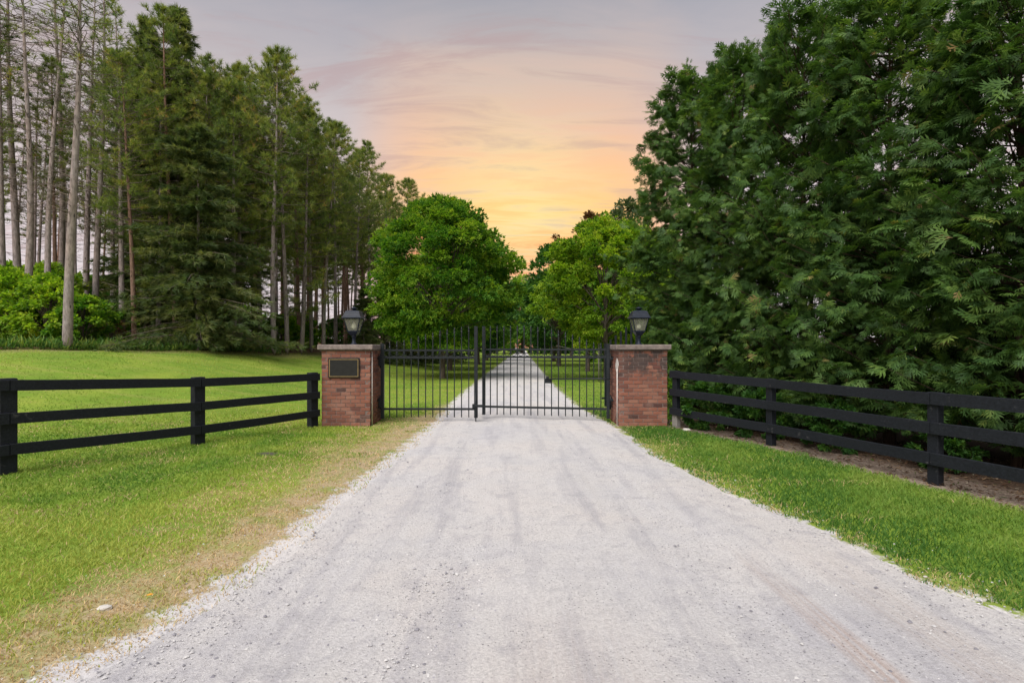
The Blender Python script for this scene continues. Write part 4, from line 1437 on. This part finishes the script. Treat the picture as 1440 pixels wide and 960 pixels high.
PL = pillar(-3.83, 10.86, +1, 'left brick pillar carrying the dark plaque')
PR = pillar(2.145, 10.86, -1, 'right brick pillar with black stains under its coping')
# plaque on the left pillar
pc = (-.03, -BW / 2, 1.172)
pq = MB().box((pc[0], pc[1] - .018, pc[2]), (.63, .03, .40), bev=.006).build('plaque', M['plaque_frame'], PL)
gb = MB()
for (cx, cz, sx_, sz2) in ((0, .170, .580, .010), (0, -.170, .580, .010), (-.285, 0, .010, .330), (.285, 0, .010, .330)):
    gb.box((pc[0] + cx, pc[1] - .036, pc[2] + cz), (sx_, .008, sz2))
gb.build('gold_border', M['gold'], pq)
MB().box((pc[0], pc[1] - .0345, pc[2]), (.555, .005, .328)).build('face_plate', M['plaque_face'], pq)
# grey patch of old render on the right pillar's gate side
b = MB()
ring = []
for k in range(12):
    a = k / 12 * 6.283
    ring.append((-.498 - .0, -.33 + math.cos(a) * .14 * rr.uniform(.8, 1.2), 1.22 + math.sin(a) * .13 * rr.uniform(.8, 1.2)))
b.loft([[(x + .006, y, z) for x, y, z in ring], [(x, y * .98 - .006, z) for x, y, z in ring]])
b.build('render_patch', M['white_conduit'], PR)

# ------------------------------------------------------------------ lanterns on the pillars
def lantern(x, y, z, label, bulb_h):
    e_ = empty('pillar_lantern', (x, y, z), label, 'lantern', 'lanterns on the gate pillars')
    e_.scale = (.89, .89, .97)
    L_ = M['lantern']
    MB().lathe([(.085, 0), (.085, .012), (.06, .03), (.042, .045), (.040, .15), (.05, .16), (.05, .18), (.06, .20)], 16).build('stem', L_, e_)
    MB().square([(.055, .195), (.075, .215), (.118, .275), (.122, .288)]).build('lower_cup', L_, e_)
    fr = MB()
    zb, ztp, hb, ht = .286, .572, .112, .186
    for sx in (-1, 1):
        for sy in (-1, 1):
            fr.beam((sx * hb, sy * hb, zb), (sx * ht, sy * ht, ztp), .018, .018)
    for zq, hq in ((ztp - .012, ht), (zb + .008, hb)):
        for sx in (-1, 1):
            fr.beam((sx * hq, -hq + .009, zq), (sx * hq, hq - .009, zq), .016, .016)
            fr.beam((-hq + .009, sx * hq, zq), (hq - .009, sx * hq, zq), .0155, .0155)
    fr.build('cage', L_, e_)
    for k in range(4):
        g_ = MB()
        a = k * math.pi / 2
        q = []
        for (u_, hq, zq) in ((-1, hb, zb + .014), (1, hb, zb + .014), (1, ht, ztp - .02), (-1, ht, ztp - .02)):
            xx, yy = u_ * (hq - .01), -(hq - .002)
            q.append(Vector((xx * math.cos(a) - yy * math.sin(a), xx * math.sin(a) + yy * math.cos(a), zq)))
        nrm = (q[1] - q[0]).cross(q[3] - q[0]).normalized() * .003
        g_.loft([[p + nrm for p in q], q])
        g_.build('glass_pane', M['glass'], e_)
    rf = MB()
    rf.square([(.222, .566), (.226, .578), (.218, .592), (.205, .605), (.180, .66), (.165, .70), (.150, .722), (.110, .735), (.05, .742)])
    rf.build('roof', L_, e_)
    MB().lathe([(.045, .735), (.042, .765), (.075, .775), (.085, .782), (.080, .792), (.045, .800), (.022, .812), (.008, .822)], 16).build('finial', L_, e_)
    MB().lathe([(.034, .28), (.034, .335), (.03, .34)], 12).build('lamp_holder', M['iron'], e_)
    MB().lathe([(.028, .335), (.050, .365), (.058, .40), (.046, .44), (.022, .48), (.006, .505)] if bulb_h else [(.03, .335), (.05, .36), (.056, .395), (.045, .43), (.02, .45)], 14).build('bulb', M['bulb'], e_)
    return e_


lantern(-3.83 + BW / 2 + .02, 10.86 + BW / 2, 1.64, 'black four-sided lantern on the left pillar above the plaque', True)
lantern(2.145 + BW / 2 + .03, 10.86 + BW / 2, 1.64, 'black four-sided lantern on the right pillar in front of the maple', False)

# ------------------------------------------------------------------ wrought gates
bar_cache = {}


def gate(hinge, free, nbars, ztops, zr, label, wide_free, drop=False, opener=False):
    hv, fv = Vector(hinge), Vector(free)
    d = fv - hv
    W = d.length
    rz = math.atan2(d.y, d.x)
    e_ = empty('iron_gate', hinge, label, 'gate', 'iron gate leaves', rz)
    I = M['iron']
    z_low, z_r1, z_r2 = zr
    zb = .10
    # local x runs from hinge to free end
    s1 = MB().box((0, 0, (1.66 + .07) / 2), (.07, .07, 1.66 - .07), bev=.004).build('stile', I, e_)
    zf = ztops[-1]
    MB().box((W, 0, (zf + .09) / 2), (wide_free, wide_free, zf - .09), bev=.004).build('stile', I, e_)
    for z, hh_ in ((z_low, .045), (z_r1, .045), (z_r2, .04)):
        MB().box(((W) / 2, 0, z), (W - .075, .034, hh_), bev=.003).build('rail', I, e_)
    sp_ = W / (nbars + 1)
    fin = MB().lathe([(.010, -.01), (.024, .0), (.024, .012), (.013, .02), (.021, .045), (.012, .085), (.002, .125)], 8).mesh('finial', I)
    for k in range(nbars):
        x = sp_ * (k + 1)
        zt = float(np.interp((k + 1) / (nbars + 1), np.linspace(0, 1, len(ztops)), ztops))
        b_ = MB().box((0, 0, (zt - .10 + zb) / 2), (.021, .021, zt - .10 - zb), bev=.002).build('bar', I, e_, (x, 0, 0))
        mk('finial', fin, b_, (0, 0, zt - .11))
    # little pointed arches between the two upper rails
    sc_ = MB()
    r_ = sp_ / 2 - .014
    n_ = 8
    pts = [(-r_, 0, z_r2 - .02), (-r_ * .96, 0, z_r1 + .10)] + [(-r_ * math.cos(math.pi * k / n_) * .9, 0, z_r1 + .085 - .06 * math.sin(math.pi * k / n_)) for k in range(1, n_)] + [(r_ * .96, 0, z_r1 + .10), (r_, 0, z_r2 - .02)]
    sc_.tube(pts, .007, 5)
    sme = sc_.mesh('scroll', I)
    for k in range(nbars + 1):
        mk('scroll', sme, e_, (sp_ * (k + .5), 0, 0))
    # hinge straps reach back to the pillar
    for z in (1.30, .42):
        b_ = MB()
        b_.box((-.05, -.035, z), (.05, .05, .22), bev=.004)
        b_.box((-.085, 0, z + .05), (.06, .12, .05), bev=.004)
        b_.lathe([(.02, z - .15), (.02, z + .15)], 10, (-.045, 0, 0))
        b_.build('hinge', I, e_)
    if drop:
        MB().tube([(W, -.05, .02), (W, -.05, .62)], .011, 8).build('drop_bolt', I, e_)
        b_ = MB()
        b_.box((W + .05, -.05, .345), (.22, .03, .055), bev=.004)
        b_.box((W - .05, -.045, .345), (.05, .05, .085), bev=.004)
        b_.build('latch', I, e_)
    if opener:
        k1 = W - sp_ * 9.0
        b_ = MB()
        b_.box((W - sp_ * 9.5, .05, .86), (.155, .07, .10), bev=.006)
        b_.box((W - sp_ * 9.45, .05, .93), (.06, .05, .05), bev=.006)
        b_.build('operator_bracket', I, e_)
        MB().tube([(W - sp_ * 9.3, .10, .90), (.25, .22, .93), (-.05, .30, .93)], .013, 8).build('operator_arm', I, e_)
    return e_


YH = 11.5
gate((-2.755, YH, 0), (-.765, YH - .02, 0), 12, [1.66, 1.72, 1.82, 1.93, 2.01, 2.03], (.275, 1.365, 1.52), 'narrow left gate leaf, twelve upright bars, with drop bolt at its free end', .075, drop=True)
gate((2.045, YH, 0), (-.625, YH + .50, 0), 17, [1.66, 1.69, 1.80, 1.91, 1.98, 2.03, 2.06, 2.06, 2.05, 2.05], (.272, 1.372, 1.535), 'wide right gate leaf, seventeen upright bars, with the opener arm', .065, opener=True)

# short railing behind the right pillar, rising to the right
rl = empty('iron_railing', (2.35, 13.6, 0), 'short iron railing with rising top showing behind the right pillar', 'railing')
for k in range(7):
    zt = 1.68 + .10 * k
    MB().box((.13 * k, 0, (zt + .1) / 2), (.05, .03, zt - .1), bev=.003).build('bar', M['iron'], rl)
for z in (1.35, .3):
    MB().box((.39, .035, z), (.95, .03, .05), bev=.003).build('rail', M['iron'], rl)

# ------------------------------------------------------------------ board fences
def board_fence(pts, zs, side, label, pw=.17, footing=None, end=None):
    e_ = empty('board_fence', (pts[0][0], pts[0][1], 0), label, 'fence', 'black three-rail board fences')
    ox, oy = pts[0]
    FP = M['fence_paint']
    n_ = len(pts)
    for i, (x, y) in enumerate(pts):
        j = min(i + 1, n_ - 1)
        a = math.atan2(pts[j][1] - pts[j - 1 if j == i else i][1], pts[j][0] - pts[j - 1 if j == i else i][0])
        zt = zs[i][0] + (.02 if side > 0 else .002)
        b_ = MB().box((0, 0, (zt - .35) / 2), (pw, pw * .8, zt + .35), a, bev=.006)
        b_.build('post', FP, e_, (x - ox, y - oy, 0))
    if footing is not None:
        x, y = pts[footing]
        a = math.atan2(pts[1][1] - pts[0][1], pts[1][0] - pts[0][0])
        MB().box((0, 0, .08), (pw + .012, pw * .8 + .012, .36), a, bev=.012).build('concrete_footing', M['concrete'], e_, (x - ox, y - oy, 0))
    for i in range(n_ - 1):
        a, b = Vector((*pts[i], 0)), Vector((*pts[i + 1], 0))
        d = (b - a).normalized()
        nrm = Vector((d.y, -d.x, 0))
        if nrm.y > 0 and abs(nrm.y) > .2 or (abs(nrm.y) <= .2 and nrm.x * side > 0):
            nrm = -nrm
        off = nrm * (pw * .4 + .021)
        ga = d * (.004)
        for k in range(3):
            za, zb_ = zs[i][k], zs[i + 1][k]
            s_ = a + off + ga + Vector((-ox, -oy, za - .068 + rr.uniform(-.004, .004)))
            if i == 0:
                s_ = s_ - d * .10
            t_ = b + off - ga + Vector((-ox, -oy, zb_ - .068 + rr.uniform(-.004, .004)))
            # each board bows a little
            seg = 6
            q = MB()
            mid = rr.uniform(-.008, .006)
            last = None
            rings = []
            for j in range(seg + 1):
                u_ = j / seg
                p = s_.lerp(t_, u_) + Vector((0, 0, mid * 4 * u_ * (1 - u_) + rr.uniform(-.0015, .0015)))
                hh_ = .068 + rr.uniform(-.002, .002)
                tn = .019
                c1 = nrm * tn
                rings.append([p - c1 + Vector((0, 0, -hh_)), p + c1 + Vector((0, 0, -hh_)), p + c1 * 1.0 + Vector((0, 0, hh_ - .004)), p + c1 * .75 + Vector((0, 0, hh_)), p - c1 + Vector((0, 0, hh_))])
            q.loft(rings)
            q.build('rail', FP, e_)
    return e_


board_fence(LF, [(1.065, .705, .345), (1.085, .70, .32), (1.18, .765, .375), (1.2, .78, .38)], 1, 'black three-rail board fence on the left, running from the plaque pillar across the lawn', footing=None)
board_fence(RF, [(1.12, .765, .385), (1.085, .735, .37), (1.07, .73, .373), (1.07, .73, .37), (1.07, .73, .37)], -1, 'black three-rail board fence on the right, in front of the cedars', pw=.125, footing=0)

# small things on the verge
b = MB()
b.loft([[(-.02, 0, 0), (0, -.011, .003), (.024, 0, .006), (0, .012, .004)], [(-.019, 0, .002), (0, -.010, .007), (.023, 0, .010), (0, .011, .007)]])
o = b.build('fallen_leaf', M['dead_orange'], None, (wx(210, 3.42), 3.42, tz(wx(210, 3.42), 3.42) + .03))
tag(o, 'small orange leaf lying in the dry grass on the left', 'leaf')


def stone(x, y, s_, label):
    g = random.Random(int(x * 1000) + 7)
    me = bpy.data.meshes.new('stone')
    rings = []
    for zf_, rf_ in ((-.2, .75), (.12, 1.0), (.34, .85), (.48, .45)):
        rings.append([(math.cos(k / 9 * 6.283) * s_ * rf_ * g.uniform(.8, 1.15), math.sin(k / 9 * 6.283) * s_ * .7 * rf_ * g.uniform(.8, 1.15), s_ * zf_ * g.uniform(.9, 1.1)) for k in range(9)])
    b_ = MB().loft(rings, True, False)
    o_ = b_.build('stone', M['pale_stone'], None, (x, y, tz(x, y) + .004))
    tag(o_, label, 'stone', 'pale stones lying on the verges')


stone(wx(148, 3.3), 3.3, .045, 'flat whitish stone half buried in the dry grass, bottom left')
stone(wx(965, 10.3), 10.3, .085, 'pale stone at the foot of the grey-footed fence post')
stone(wx(1301, 3.75), 3.75, .016, 'tiny white stone at the edge of the right verge')
